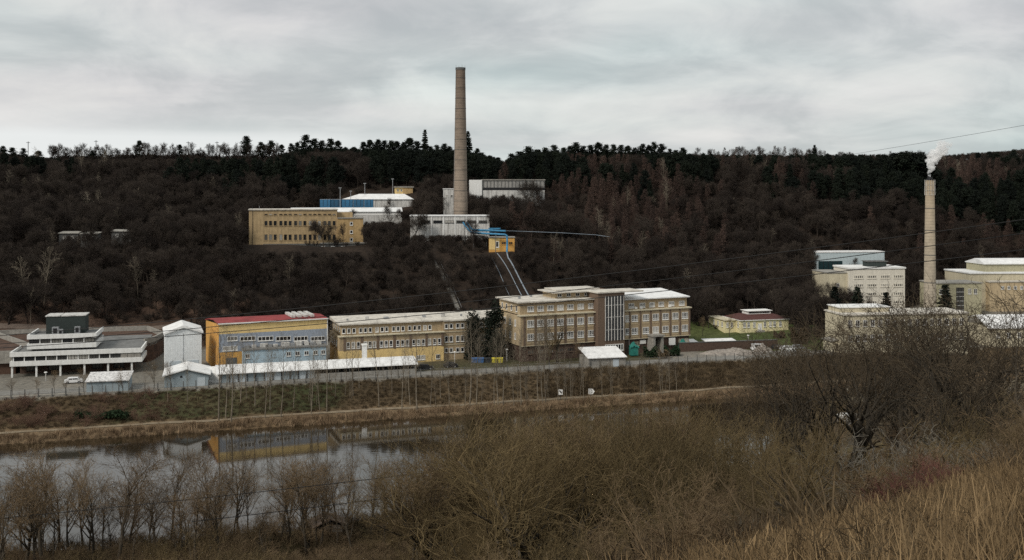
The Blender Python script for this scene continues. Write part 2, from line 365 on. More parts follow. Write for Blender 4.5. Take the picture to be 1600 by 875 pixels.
def build_water():
    m = bpy.data.materials.new('river_water'); m.use_nodes = True; t = m.node_tree; b = t.nodes['Principled BSDF']
    b.inputs['Base Color'].default_value = (.024, .017, .009, 1); b.inputs['Roughness'].default_value = .045; b.inputs['IOR'].default_value = 1.6
    tc = N(t, 'ShaderNodeTexCoord'); mp = N(t, 'ShaderNodeMapping'); L(t, tc.outputs['Object'], mp.inputs[0]); mp.inputs['Scale'].default_value = (.35, .8, 1); mp.inputs['Rotation'].default_value = (0, 0, R(17))
    n = N(t, 'ShaderNodeTexNoise'); L(t, mp.outputs[0], n.inputs['Vector']); n.inputs['Scale'].default_value = 1.2; n.inputs['Detail'].default_value = 3
    bp = N(t, 'ShaderNodeBump'); bp.inputs['Strength'].default_value = .05; bp.inputs['Distance'].default_value = .06; L(t, n.outputs[0], bp.inputs['Height']); L(t, bp.outputs[0], b.inputs['Normal'])
    P = []
    for x in (-1500, 1500): P += [(x, 242 + .3 * x + 6, -5), (x, 169 + .36 * x - 14, -5)]
    # kept to the channel: the terrain rises through it at both banks
    MB().poly([P[1], P[3], P[2], P[0]])
    o = MB().poly([(-900, -172, -5), (380, 297, -5), (380, 362, -5), (-900, -22, -5)]).build('river_water', m); tag(o, kind='structure')
build_water()
def strip(name, m, pts, w, dz=.06, step=4.0):
    """a path or road following the terrain"""
    P = []
    for (x0, y0), (x1, y1) in zip(pts, pts[1:]):
        n = max(1, int(math.hypot(x1 - x0, y1 - y0) / step)); P += [(x0 + (x1 - x0) * i / n, y0 + (y1 - y0) * i / n) for i in range(n)]
    P.append(pts[-1]); b = MB(); k = 5; V = []
    for i, p in enumerate(P):
        a = P[max(0, i - 1)]; c = P[min(len(P) - 1, i + 1)]; dx, dy = c[0] - a[0], c[1] - a[1]; l = math.hypot(dx, dy)
        for j in range(k):
            s = (j / (k - 1) - .5) * w; x = p[0] - dy / l * s; y = p[1] + dx / l * s; V.append((x, y, ter(x, y) + dz))
    b.v = V; b.f = [(i * k + j, (i + 1) * k + j, (i + 1) * k + j + 1, i * k + j + 1) for i in range(len(P) - 1) for j in range(k - 1)]
    return tag(b.build(name, m), kind='structure')
rl = lambda x, r: (x, 242 + .3 * x + r)
strip('river_path', mat('trodden_path', (.21, .165, .11), var=.25, scale=.7), [rl(-150, 6.5), rl(-60, 7), rl(20, 6.5), rl(110, 8)], 1.6, .10)
strip('yard_road', mat('worn_asphalt', (.19, .18, .16), var=.2, scale=.5), [rl(-150, 33), rl(-60, 31), rl(0, 30), rl(40, 30), rl(100, 31)], 5.5, .05)
strip('gravel_bank', mat('pale_gravel', (.42, .38, .31), var=.15), [(75, 262), (92, 272), (106, 276)], 3.2, .08)
strip('hill_track', mat('hill_track_soil', (.13, .10, .08), var=.2), [(-185, 304), (-150, 308), (-120, 312), (-100, 318)], 3.0, .12)
# ------------------------------------------------------------------ buildings
def G(px, py, z=0.0):
    D = (CH - z) * F / (py - HZ); return ((px - 800) / F * D, D)
WIN = {}
def win_mesh(w, h, n, transom=0.0, pane=True, fr='frame', t=.09, sill=True):
    k = (round(w, 2), round(h, 2), n, transom, fr, t, sill)
    if k not in WIN:
        b = MB(); b.box(-w / 2, -w / 2 + t, -.09, .02, 0, h).box(w / 2 - t, w / 2, -.09, .02, 0, h)
        b.box(-w / 2 + t, w / 2 - t, -.088, .02, 0, t).box(-w / 2 + t, w / 2 - t, -.088, .02, h - t, h)
        for i in range(1, n): x = -w / 2 + w * i / n; b.box(x - t * .55, x + t * .55, -.085, .018, t, h - t)
        if transom: b.box(-w / 2 + t, w / 2 - t, -.08, .017, h * transom - t / 2, h * transom + t / 2)
        if sill: b.box(-w / 2 - .08, w / 2 + .08, -.2, .01, -.1, 0)
        WIN[k] = (b.mesh('window', M[fr]), rect(-w / 2 + t * .6, w / 2 - t * .6, -.03, .03, t * .6, h - t * .6).mesh('pane', M['glass']))
    return WIN[k]
class Bld:
    def __init__(s, name, label, cat, px, py, th, z=0.0, group=None, D=None):
        if D is None: s.x, s.y = G(px, py, z); s.z = z
        else: s.y = D; s.x = (px - 800) / F * D; s.z = CH - (py - HZ) * D / F
        s.th = R(th); s.root = empty(name, (s.x, s.y, s.z), s.th, label, cat, group); s.nw = 0
    def t(s, px, y=0.0):
        ox = s.x - y * sin(s.th); oy = s.y + y * cos(s.th); k = (px - 800) / F; return (k * oy - ox) / (cos(s.th) - k * sin(s.th))
    def D(s, px, y=0.0): return s.y + y * cos(s.th) + s.t(px, y) * sin(s.th)
    def h(s, px, py, y=0.0): return CH - (py - HZ) * s.D(px, y) / F - s.z
    def at(s, x, y): return (s.x + x * cos(s.th) - y * sin(s.th), s.y + x * sin(s.th) + y * cos(s.th))
    def add(s, name, m, mb, label=None, smooth=False, parent=None): return mb.build(name, M[m] if isinstance(m, str) else m, parent or s.root, smooth, label)
    def win(s, x, z, w, h, n=3, y=0.0, side='F', transom=0.0, fr='frame', t=.09, sill=True):
        a, b = win_mesh(w, h, n, transom, fr=fr, t=t, sill=sill)
        rz = {'F': 0, 'L': -pi / 2, 'R': pi / 2}[side]
        o = link('window', a, s.root, (x, y, z), rz); link('pane', b, o); s.nw += 1
        return o
FP = []   # building footprints, kept clear of trees
def foot(B, x0, x1, y0, y1, pad=1.5):
    FP.append([B.at(x0 - pad, y0 - pad), B.at(x1 + pad, y0 - pad), B.at(x1 + pad, y1 + pad), B.at(x0 - pad, y1 + pad)])
# ---- terraced office with white bands
B = Bld('terraced_office', 'low modern office with white concrete bands on columns, stepping up to a dark roof box', 'office building', 15, 591, 14)
w = B.t(222); foot(B, -30, w + 6, -2, 52)
m1 = MB(); z1, z2, z3, z4 = B.h(15, 573), B.h(15, 565.5), B.h(15, 558), B.h(15, 550.7)
dp = 12.0
B.add('floor_slab', 'white', rect(0, w, 0, dp, z1, z2))
B.add('parapet', 'white', MB().box(0, w, 0, .35, z3, z4).box(w - .35, w, .35, dp, z3, z4).box(0, .35, .35, dp, z3, z4))
B.add('wall', 'concdark', rect(.5, w - .5, .5, dp, z2, z3))
B.add('roof', 'roofgrey', rect(.35, w - .35, .35, dp + 19, z3, z3 + .5))
nwn = 10; xa, xb = .8, w * .83
for i in range(nwn):
    ww = (xb - xa) / nwn; B.win(xa + ww * (i + .5), z2 + .08, ww - .25, z3 - z2 - .16, 3, .5, fr='black', t=.06, sill=False)
    B.add('window_pier', 'white', rect(xa + ww * i - .1, xa + ww * i + .12, .3, .5, z2, z3))
for i in range(3): B.add('screen_panel', 'concrete', rect(w * .835 + i * (w * .052), w * .835 + i * w * .052 + w * .049, .2, .45, z2, z3))
for px in (19, 57, 94.5, 132, 169, 206):
    x = B.t(px, .6); B.add('column', 'white', rect(x - .22, x + .22, .4, .84, -2, z1))
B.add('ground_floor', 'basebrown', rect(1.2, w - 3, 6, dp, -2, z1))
for i in range(5): B.win(4 + i * 5.3, .7, 2.6, 1.5, 3, 6.0, fr='black')
# second tier
ys = 4.2; x0, x1 = B.t(42, ys), B.t(150.6, ys); za, zb, zc, zd = B.h(42, 546, ys), B.h(42, 537.5, ys), B.h(42, 530.4, ys), B.h(42, 523.7, ys)
d2 = 13.5
B.add('tier_base', 'concdark', rect(x0 + 1, x1 - 1, ys + 1.2, ys + d2 - .5, z3 + .5, za))
B.add('tier_slab', 'white', rect(x0, x1, ys, ys + d2, za, zb))
B.add('tier_wall', 'concdark', rect(x0 + .4, x1 - .4, ys + .4, ys + d2 - .4, zb, zc))
B.add('tier_parapet', 'white', MB().box(x0, x1, ys, ys + .35, zc, zd).box(x0, x0 + .35, ys + .35, ys + d2, zc, zd).box(x1 - .35, x1, ys + .35, ys + d2, zc, zd))
B.add('tier_roof', 'roofgrey', rect(x0 + .35, x1 - .35, ys + .35, ys + d2, zc, zc + .35))
for i in range(6):
    ww = (x1 - x0 - .8) / 6; B.win(x0 + .4 + ww * (i + .5), zb + .06, ww - .25, zc - zb - .12, 3, ys + .4, fr='black', t=.06, sill=False)
    if i: B.add('window_pier', 'white', rect(x0 + .4 + ww * i - .1, x0 + .4 + ww * i + .1, ys + .2, ys + .4, zb, zc))
yb = ys + 7.2; xa, xb = B.t(72, yb), B.t(133, yb); zt = B.h(72, 495, yb)
B.add('roof_box', 'darkgreen', rect(xa, xb, yb, yb + 6, zc + .35, zt))
B.add('roof_box_cap', 'whitedirty', MB().box(xa - .2, xb - 6.2, yb - .2, yb + 6.2, zt, zt + .25).box(xb - 6, xb + .2, yb - .2, yb + 6.2, zt, zt + .25))
for cx, cy, s_, hh in ((B.t(87, yb - 2), yb - 2, 1.6, 2.0), (B.t(95, yb - 3), yb - 3, 1.1, 1.5), (B.t(121, yb - 1.4), yb - 1.4, 1.3, 1.9)):
    u = B.add('ventilation_unit', 'metal', rect(cx - s_ / 2, cx + s_ / 2, cy - s_ / 2, cy + s_ / 2, zc + .35, zc + .35 + hh))
    B.add('grille', 'black', rect(cx - s_ * .3, cx + s_ * .3, cy - s_ / 2 - .05, cy - s_ / 2, zc + .8, zc + .1 + hh), parent=u)
# planted podium with its kerbed, curved edge
pts = [(-34, 6), (0, 6.4), (.2, 17.2), (w - 1, 17.2)] + [(w - 1 + 4.5 * sin(a), 17.2 + 26 * (1 - cos(a)) + a * 2) for a in np.linspace(.1, 1.0, 6)] + [(w - 3, 46), (-10, 46), (-34, 40)]
B.add('podium', mat('planted_roof_soil', (.085, .05, .035), var=.3, scale=.5), MB().prism(pts, -3, z3 - .2))
kb = MB()
for (ax, ay), (bx, by) in zip(pts[3:], pts[4:]):
    kb.hexa([(ax, ay, z3 - 1), (bx, by, z3 - 1), (bx - .5, by + .4, z3 - 1), (ax - .5, ay + .4, z3 - 1)], [(ax, ay, z4), (bx, by, z4), (bx - .5, by + .4, z4), (ax - .5, ay + .4, z4)])
kb.hexa([(1, 17.5, z3 - 1), (-12, 42, z3 - 1), (-12.5, 42, z3 - 1), (.5, 17.5, z3 - 1)], [(1, 17.5, z4), (-12, 42, z4), (-12.5, 42, z4), (.5, 17.5, z4)])
kb.box(-34, .2, 5.6, 6, z1, z4 - .4)
B.add('kerb', 'concrete', kb)
# ---- tall white store
B = Bld('tall_store', 'tall windowless white store with gabled roof and two doors, beside the orange gable', 'warehouse', 258, 587, 20)
w = B.t(315); e, p = B.h(258, 522), B.h(286, 510); d = 11; foot(B, 0, w, 0, d)
B.add('wall', 'sheetwhite', MB().profy([(0, -2), (w, -2), (w, e), (w / 2, p - .3), (0, e)], 0, d))
B.add('roof', 'roofwhite', MB().profy([(-.4, e - .15), (w / 2, p - .25), (w + .4, e - .15), (w + .4, e + .35), (w / 2, p + .35), (-.4, e + .35)], -.5, d + .4))
for x in (w * .28, w * .76): B.add('door', 'sheet', MB().box(x - 1.4, x + 1.4, -.07, 0, -.2, 3.6))
B.add('trim', 'metal', MB().box(w / 2 - .05, w / 2 + .05, -.06, 0, -.2, e))
# ---- low shed with white roof in front
B = Bld('gabled_shed', 'low blue-grey shed with broad white gabled roof right behind the fence', 'shed', 257, 606, 16)
w = B.t(326); e, p = B.h(257, 587), B.h(295, 577); d = 10.5; foot(B, 0, w, 0, d)
B.add('wall', 'shedblue', MB().profy([(0, -1), (w, -1), (w, e), (w / 2, p - .25), (0, e)], 0, d))
B.add('roof', 'roofwhite', MB().profy([(-.5, e - .25), (w / 2, p), (w + .5, e - .25), (w + .5, e), (w / 2, p + .25), (-.5, e)], -.6, d + .5))
B.add('vent', 'black', MB().box(w / 2 - 1.5, w / 2 - 1.0, -.05, 0, e - .7, e - .2))
B.add('door', 'sheet', MB().box(w - 2.6, w - .8, -.06, 0, 0, 2.1))
# ---- little flat shed with patchy roof
B = Bld('flat_shed', 'low shed with patchy peeling white roof in front of the terraced office columns', 'shed', 135, 613, 13)
w = B.t(200); e = B.h(135, 597); foot(B, 0, w, 0, 7)
B.add('wall', 'shedblue', rect(0, w, 0, 7, -1, e))
B.add('roof', 'roofpatch', MB().profile([(-.4, e), (7.4, e + .9), (7.4, e + 1.1), (-.4, e + .2)], -.3, w + .3))
for i in range(4): B.add('panel_joint', 'metal', MB().box(w * (i + .5) / 4 - .05, w * (i + .5) / 4 + .05, -.05, 0, 0, e))
# ---- hall with red roof
B = Bld('painted_hall', 'orange, yellow and blue-grey painted hall under a dull red roof', 'industrial hall', 342, 584.8, 24)
w = B.t(512); d = 24; e = B.h(342, 505.5); foot(B, 0, w, 0, d)
zy = B.h(342, 522.5); zo = B.h(342, 551)
B.add('lower_wall', 'bluegrey', rect(0, w, 0, d, zo, zy)); B.add('upper_wall', 'yellow', MB().hexa([(0, 0, zy), (w, 0, zy), (w, d, zy), (0, d, zy)], [(0, 0, e - .25), (w, 0, e - .25), (w, d, e - 2.4), (0, d, e - 2.4)])); B.add('base_wall', 'orange', rect(0, w, 0, d, -2, zo))
B.add('gable', 'orange', MB().hexa([(-.12, -.02, -2), (0, -.02, -2), (0, d, -2), (-.12, d, -2)], [(-.12, -.02, e - .2), (0, -.02, e - .2), (0, d, e - 1.9), (-.12, d, e - 1.9)]))
pr = [(-.35, e - .02), (d * .35, e + .2), (d * .7, e - .5), (d + .3, e - 1.6)]
B.add('roof', 'roofred', MB().profile(pr + [(y, z - .25) for y, z in reversed(pr)], -.3, w + .1))
B.add('eaves_trim', 'frame', MB().box(-.3, w + .1, -.5, -.36, e - .25, e + .05))
bx = MB()
for i in range(4): bx.box(w - 9 + i * 1.7, w - 8 + i * 1.7, 3, 12, e + .2, e + .8)
B.add('roof_light', 'whitedirty', bx)
sets = [(355 + 0, 371), (375, 399), (403, 427), (431, 454.5), (459, 481), (485.5, 508)]
for a, b_ in sets:
    xa, xb = B.t(a), B.t(b_); n = max(3, round((xb - xa) / .95)); B.win((xa + xb) / 2, B.h(a, 533.0), xb - xa, 1.15 + .0, n, 0, t=.12)
xa, xb = B.t(348), B.t(371); B.win((xa + xb) / 2, B.h(350, 548.5), xb - xa, 1.2, 4, 0, t=.12)
B.add('door', 'concdark', rect(B.t(353), B.t(370), -.08, 0, -.2, B.h(360, 559)))
# downpipe on the right
B.add('downpipe', 'frame', rect(w - .2, w, -.15, 0, -1, e))
# ---- light blue annexe
B = Bld('blue_annexe', 'low light blue annexe with dark flat roof and rows of skylights, against the painted hall', 'annexe', 380, 585.5, 20)
w = B.t(510); e = B.h(380, 548); foot(B, 0, w, 0, 6)
B.add('wall', 'lightblue', rect(0, w, 0, 6.5, -2, e)); B.add('roof', 'roofgrey', rect(-.25, w + .25, -.3, 6.6, e, e + .3))
for a in (387, 451, 465, 479, 493, 505): B.win(B.t(a), e - 2.0, 1.15, 1.1, 2, 0, t=.09)
B.win(B.t(408), .4, 1.3, 1.2, 3, 0)
rr = random.Random(4)
for i in range(11):
    x = 1.5 + (w - 3) * i / 10 + rr.uniform(-.5, .5); s_ = rr.uniform(.5, 1.1)
    B.add('skylight', 'whitedirty' if i % 3 else 'metal', rect(x - s_, x + s_, 2.2, 4.0, e + .3, e + rr.uniform(.7, 1.3)))
# ---- long low garage row
B = Bld('garage_row', 'long low white-roofed garage row with grey doors behind the embankment fence', 'garage row', 345, 599, 17)
w = B.t(493); e = B.h(345, 584.6); foot(B, -4, w + 25, 0, 7)
W2 = B.t(650)
def barrel(x0, x1):
    return [(-.45, e + .0), (-.3, e + .25), (1.2, e + .95), (3.2, e + 1.35), (5.2, e + 1.45), (6.3, e + 1.1), (6.3, e + .9), (3.2, e + 1.1), (0, e)]
B.add('wall', 'concrete', rect(0, w, .5, 6, -1, e)); B.add('roof', 'roofwhite', MB().profile(barrel(0, w), -1.2, w))
B.add('end_wall', 'white', MB().hexa([(-4.5, 2.5, -1), (0, .48, -1), (0, 6, -1), (-4, 5.8, -1)], [(-4.2, 2.6, e + .4), (-.01, .3, e), (-.01, 6, e + 1.1), (-3.8, 5.6, e + 1.0)]))
n = 11
for i in range(n):
    x = (i + .5) * w / n; B.add('door', 'sheet' if i % 4 in (1, 2) else 'shedblue', rect(x - w / n / 2 + .14, x + w / n / 2 - .14, .42, .5, 0, e - .1))
    B.add('post', 'black', rect(x - w / n / 2 - .06, x - w / n / 2 + .06, .2, .42, 0, e))
B2 = Bld('open_shelter', 'open-fronted white-roofed shelter with dark gap under its roof, right of the garage doors', 'shelter', 493.2, 590.8, 17)
# same line as the garages: share their frame
B2.x, B2.y = B.at(w + .03, 0); B2.z = 0; B2.root.location = (B2.x, B2.y, 0)
w2 = B2.t(650)
B2.add('back_wall', 'concdark', rect(0, w2, 5.6, 6, -1, e)); B2.add('front_wall', 'concrete', rect(0, w2, .1, .35, -1, 1.15))
B2.add('roof', 'roofwhite', MB().profile(barrel(0, w2), .02, w2 + .4)); B2.add('end_wall', 'whitedirty', rect(w2 - .25, w2, .36, 5.6, -1, e))
for i in range(1, 9): B2.add('post', 'concdark', rect(w2 * i / 9 - .1, w2 * i / 9 + .1, .12, .32, 1.15, e))
# white vent tower behind the shelter
B = Bld('vent_shaft', 'slim white upright ventilation block standing behind the shelter roof', 'ventilation shaft', 566.5, 582, 17, D=268)
w = B.t(573.5); B.add('body', 'white', rect(0, w, 0, w, -1, B.h(567, 540))); B.add('cap', 'frame', rect(-.15, w + .15, -.15, w + .15, B.h(567, 540), B.h(567, 538)))
# ---- long brown building
B = Bld('long_workshop', 'long tan workshop block with pale flat roof, between painted hall and brick tower block', 'factory building', 531, 573, 20)
wA = B.t(693); wB = B.t(806, .8); d = 15; e = B.h(531, 509.4); lz = B.h(531, 527); foot(B, 0, wB, 0, d)
lb = B.h(531, 549)
B.add('lower_wall', 'tan', rect(0, wA, 0, d, lb, lz)); B.add('plinth', 'yellow', rect(-.05, wA + .05, -.05, d, -2, lb)); B.add('ledge', 'cream', rect(-.4, wA + .3, -.45, 1.5, lz, lz + .25))
B.add('upper_wall', 'tan', rect(.8, wA, 1.3, d, lz + .25, e)); B.add('roof', 'roofpale', MB().hexa([(-.1, .7, e), (wA + .1, .7, e), (wA + .1, d + .4, e), (-.1, d + .4, e)], [(-.1, .7, e + .35), (wA + .1, .7, e + .35), (wA + .1, d + .4, e + .9), (-.1, d + .4, e + .9)]))
B.add('side_wall', 'tanlight', rect(-.1, 0, .2, d - .2, lb, lz)); B.add('upper_side_wall', 'tanlight', rect(.7, .8, 1.5, d - .2, lz + .25, e))
up = [537, 545, 553, 563.5, 571, 578.5, 589, 597, 604, 615, 622, 629.5, 640, 648, 655, 664, 671.5]
for a in up: B.win(B.t(a, 1.3), B.h(a, 521.5 - (a - 531) * .045, 1.3), .95, 1.35, 1, 1.3, t=.13)
lo = [544, 552, 560, 571, 578, 585, 596, 603.5, 611, 621.5, 629, 636.5, 646.5, 654, 661.5, 671, 679, 686.5]
for a in lo: B.win(B.t(a), B.h(a, 545.5 - (a - 531) * .047), .95, 1.75, 1, 0, t=.13, transom=.3)
for i, a in enumerate((538.5, 565.5, 590.5, 616.5, 641.5, 666.5, 691)): x = B.t(a); B.add('pilaster', 'brown', rect(x - .3, x + .3, -.16, 0, lb, lz))
for a in (654, 661, 684): B.win(B.t(a), .6, 1.2, 1.3, 2, -.05)
for z_, y_ in ((lz - 2.8, 0), (e - 2, 1.3)):
    for yy in (4, 7, 10, 12.5): B.win(-.1 if y_ == 0 else .7, z_, 1.0, 1.5, 1, yy, side='L', t=.1)
# right, three-storey part
X0, X1 = wA, wB; y0 = .8
B.add('east_wall', 'tan', rect(X0 + .01, X1, y0, d - .05, -2, e - .1), label='three-storey right part of the wall')
B.add('east_roof', 'roofpale', MB().hexa([(X0 + .12, y0 - .5, e - .1), (X1 + .1, y0 - .5, e - .1), (X1 + .1, d + .3, e - .1), (X0 + .12, d + .3, e - .1)], [(X0 + .12, y0 - .5, e + .3), (X1 + .1, y0 - .5, e + .3), (X1 + .1, d + .3, e + .8), (X0 + .12, d + .3, e + .8)]))
for zz in (B.h(700, 519, y0), B.h(700, 539, y0)): B.add('string_course', 'cream', rect(X0 + .02, X1 + .05, y0 - .12, y0 - .002, zz, zz + .18))
for a in (697.5, 705, 715, 722.5, 732, 741, 752, 760, 770, 779, 792, 799.5):
    for r_, hh in ((513.5, 1.35), (534.5, 1.7), (551, 1.3)): B.win(B.t(a, y0), B.h(a, r_ - (a - 700) * .05, y0), 1.0, hh, 1, y0, t=.13)
for i in range(9):
    x = wB * (i + .6) / 9.3; s_ = .25 + .2 * (i % 3); B.add('roof_vent', 'whitedirty' if i % 2 else 'metal', rect(x - s_, x + s_, 6, 6 + 2 * s_, e + .3, e + 1.1 + .4 * (i % 2)))
# ---- main brick block with tower
B = Bld('tower_block', 'large tan brick office block with brown stair tower, long window rows and flat pale roofs', 'office building', 814, 566, 24)
w1 = B.t(935); d = 16; foot(B, -2, B.t(1080), -3, d)
e = 16.2; lg = 12.6; bs = 4.4
B.add('ground_wall', 'basebrown', rect(.3, w1, .3, d, -2, bs)); B.add('lower_wall', 'tan', rect(0, w1, 0, d, bs, lg)); B.add('upper_wall', 'tan', rect(.4, w1, 1.3, d, lg + .3, e))
B.add('ledge', 'cream', rect(-.4, w1 + .2, -.4, 2, lg, lg + .3)); B.add('base_ledge', 'cream', rect(-.1, w1, -.12, .3, bs - .15, bs + .02))
B.add('roof', 'roofpale', rect(-.6, w1, .5, d + .6, e, e + .4))
B.add('side_wall', 'tanlight', MB().box(-.1, 0, .3, d - .3, bs, lg).box(.3, .4, 1.6, d - .3, lg + .3, e))
bays = [829, 844.5, 860, 875.5, 891, 907.3, 923.7]
def bay(B, a, y, z, n, w_, h_):
    x = B.t(a, y); B.win(x, z - h_ / 2, w_, h_, n, y, t=.13, transom=.28); return x
for i, a in enumerate(bays):
    bay(B, a, 1.3, 14.4, 4, 2.0, 1.5)
    for zc_ in (10.5, 6.75):
        x = bay(B, a, 0, zc_, 4, 2.05, 1.9); B.add('spandrel', 'tanlight', rect(x - 1.15, x + 1.15, -.06, 0, zc_ - 1.85, zc_ - 1.07))
    B.win(B.t(a, .3), 2.0, 1.8, 1.1, 3, .3, fr='brown')
for a, b_ in zip([814.7] + bays, bays + [934]): x = B.t((a + b_) / 2 if a != 814.7 else 819.5); B.add('pilaster', 'brown', rect(x - .3, x + .3, -.14, 0, bs + .02, lg))
for yy in (3.5, 7, 10.5, 13.5):
    B.win(-.1, 9.6, 1.0, 1.8, 1, yy, side='L', t=.1); B.win(-.1, 5.9, 1.0, 1.8, 1, yy, side='L', t=.1); B.win(.3, 13.6, 1.0, 1.6, 1, yy, side='L', t=.1)
# tower
xt0, xt1 = B.t(934.5, -1.6), B.t(976, -1.6); zt = 18.2
tw = B.add('tower', 'brown', rect(xt0, xt1, -1.6, d - 2, bs * .0 - 2, zt))
xg0, xg1 = B.t(945.5, -1.6), B.t(974, -1.6)
gl = B.add('stair_glazing', mat('stair_glass', (.05, .055, .062), rough=.2, spec=.5, var=.2), rect(xg0, xg1, -1.66, -1.6, bs + .2, zt - .9), parent=tw)
mb = MB()
for i in range(7): x = xg0 + (xg1 - xg0) * i / 6; mb.box(x - .07, x + .07, -1.95, -1.66, bs + .2, zt - .9)
for zz in (7.6, 11.2, 14.6): mb.box(xg0, xg1, -1.8, -1.662, zz, zz + .12)
B.add('mullions', 'whitedirty', mb, parent=tw)
B.win((xg0 + xg1) / 2, 1.6, xg1 - xg0, 1.9, 7, -1.6, t=.2)
B.add('tower_roof', 'roofpale', rect(xt0 - .4, B.t(1000, 0), -2.0, 6, zt, zt + .35))
xp0 = B.t(862, 5)
B.add('penthouse', 'tanlight', rect(xp0 + 1, xt0 - .2, 5, 13, e + .4, e + 2.0)); B.add('penthouse_roof', 'roofpale', MB().box(xp0 - .4, xt0 - .42, 3.2, 13.6, e + 2.0, e + 2.3).box(xp0 + 2.2, xt0 + 5, 6.5, 14.5, zt + .36, zt + .65))
for i in range(4): B.win(xp0 + 2.5 + i * 2.9, e + .8, 1.3, .9, 2, 5)
# right wing
xr0, xr1 = xt1, B.t(1078.5); xu1 = B.t(1073, 1.3)
er = 15.6
B.add('east_ground_wall', 'basebrown', rect(xr0, xr1 - .2, .4, d - 1, -2, bs)); B.add('east_wall', 'tan', rect(xr0, xr1, 0, d - .5, bs, lg - .15)); B.add('east_upper_wall', 'tan', rect(xr0, xu1, 1.3, d - 1, lg + .15, er))
B.add('east_ledge', 'cream', rect(xr0 + .21, xr1 + .35, -.4, 2, lg - .15, lg + .15)); B.add('east_base_ledge', 'cream', rect(xr0, xr1 + .1, -.14, .3, bs - .12, bs + .05))
B.add('east_roof', 'roofwhite', MB().hexa([(xr0, .6, er), (xu1 + .7, .6, er), (xu1 + .7, d, er), (xr0, d, er)], [(xr0, .6, er + .3), (xu1 + .7, .6, er + .3), (xu1 + .2, d, er + 1.5), (xr0, d, er + 1.5)]))
rb = [978.9, 991.6, 1009, 1024.4, 1039.7, 1055, 1070]
for i, a in enumerate(rb):
    n, w_ = (2, 1.2) if i == 0 else (4, 2.1)
    for zc_ in (10.35, 6.6):
        x = bay(B, a + (.8 if i == 0 else 0), 0, zc_, n, w_, 1.9); B.add('spandrel', 'tanlight', rect(x - w_ * .54, x + w_ * .54, -.06, 0, zc_ - 1.75, zc_ - 1.07))
for a in (986.3, 1003.5, 1018.5, 1033, 1049, 1065): bay(B, a, 1.3, 13.85, 4, 1.9, 1.35)
for a in (984, 1000.5, 1016.8, 1032, 1047.3, 1062.5, 1077.3): x = B.t(a); B.add('pilaster', 'brown', rect(x - .22, x + .22, -.14, 0, bs + .05, lg - .15))
for a in (995, 1064, 1072): B.win(B.t(a, .4), 2.2, 1.6, 1.2, 3, .4, fr='cream')
xd0, xd1 = B.t(1021, -3), B.t(1037, -3)
pt = B.add('portal', 'concrete', MB().box(xd0, xd0 + .7, -3, .4, -1, 5.0).box(xd1 - .7, xd1, -3, .4, -1, 5.0).box(xd0 - .3, xd1 + .3, -3.3, .4, 5.0, 5.5))
B.add('entrance_door', 'black', rect(xd0 + .9, xd1 - .9, .3, .39, 0, 3.2), parent=pt)
B.add('notice_board', 'frame', rect(B.t(1045, -.1), B.t(1055, -.1), -.2, -.1, 1.8, 3.9)); B.add('name_plate', 'frame', rect(B.t(1000, .3), B.t(1009, .3), .2, .32, 2.7, 3.8))
for a in (993, 1001, 1046): x = B.t(a, 1.3); B.add('air_conditioner', 'frame', rect(x - .4, x + .4, .9, 1.3, lg + .3, lg + .9))
for x, y in ((3, 8), (8, 11), (14, 9), (27, 9), (31, 7)): B.add('roof_vent', 'metal', rect(x, x + .6, y, y + .6, er, er + 1.6))
# ---- mono-pitch shed by the fence
B = Bld('kiosk_shed', 'small grey shed with bright white sloping roof in front of the brick tower', 'shed', 918, 574.5, 14)
w = B.t(979); e = B.h(918, 560.5); foot(B, 0, w, 0, 8)
B.add('wall', 'concrete', rect(.3, w - .3, 0, 8, -1, e)); B.add('roof', 'roofwhite', MB().profile([(-.5, e), (8.4, e + 1.6), (8.4, e + 1.85), (-.5, e + .2)], 0, w))
B.add('door', 'sheet', rect(w * .65, w * .8, -.06, 0, 0, 2))
# ---- brick wall and flat low roofs on the lawn edge
B = Bld('brick_retaining_wall', 'long sooty brick retaining wall right of the tower block entrance', 'retaining wall', 975, 553, 12)
B.add('wall', 'basebrown', rect(B.t(1062), B.t(1215), 0, .5, -1, 2.6)); B.add('coping', 'concdark', rect(B.t(1062) - .1, B.t(1215) + .1, -.1, .6, 2.6, 2.75)); B.add('low_wall', 'basebrown', rect(0, B.t(1062) - .02, .1, .5, -1, 1.0))
for a, b_, y, nm, lb_ in ((1080, 1093, 538.5, 'flat_store', 'small flat white store roof just above the brick retaining wall'), (1105, 1154, 538, 'long_store', 'wide flat white store roof behind the brick retaining wall, below the lawn')):
    B = Bld(nm, lb_, 'store', a, y, 10, D=308); w = B.t(b_); foot(B, 0, w, 0, 5)
    B.add('wall', 'concdark', rect(.2, w - .2, 0, 5, -3, .3)); B.add('roof', 'roofwhite', MB().profile([(-.3, .3), (5.3, .75), (5.3, .95), (-.3, .5)], 0, w))
# ---- yellow pavilion
B = Bld('yellow_pavilion', 'single-storey pale yellow pavilion with dark red hipped roof and clerestory, on the lawn', 'pavilion', 1157, 517.5, 15, z=1.5)
w = B.t(1232); d = 12; e = B.h(1157, 501.5); foot(B, -3, w, 0, 14)
B.add('wall', 'pavyellow', rect(0, w, 0, d, -2, e)); B.add('side_wing', 'pavyellow', rect(-4, 0, 3.0, d + 3, -2, e - .2))
B.add('side_wing_roof', 'cream', rect(-4.3, -.01, 2.7, d + 3.3, e - .2, e + .05))
B.add('eaves', 'frame', rect(-.35, w + .35, -.4, d + .35, e, e + .22))
B.add('roof', 'rooftile', MB().hexa([(-.2, -.2, e + .22), (w + .2, -.2, e + .22), (w + .2, d + .2, e + .22), (-.2, d + .2, e + .22)], [(4, 4, e + 1.5), (w - 3, 4, e + 1.5), (w - 3, d - 3, e + 1.5), (4, d - 3, e + 1.5)]))
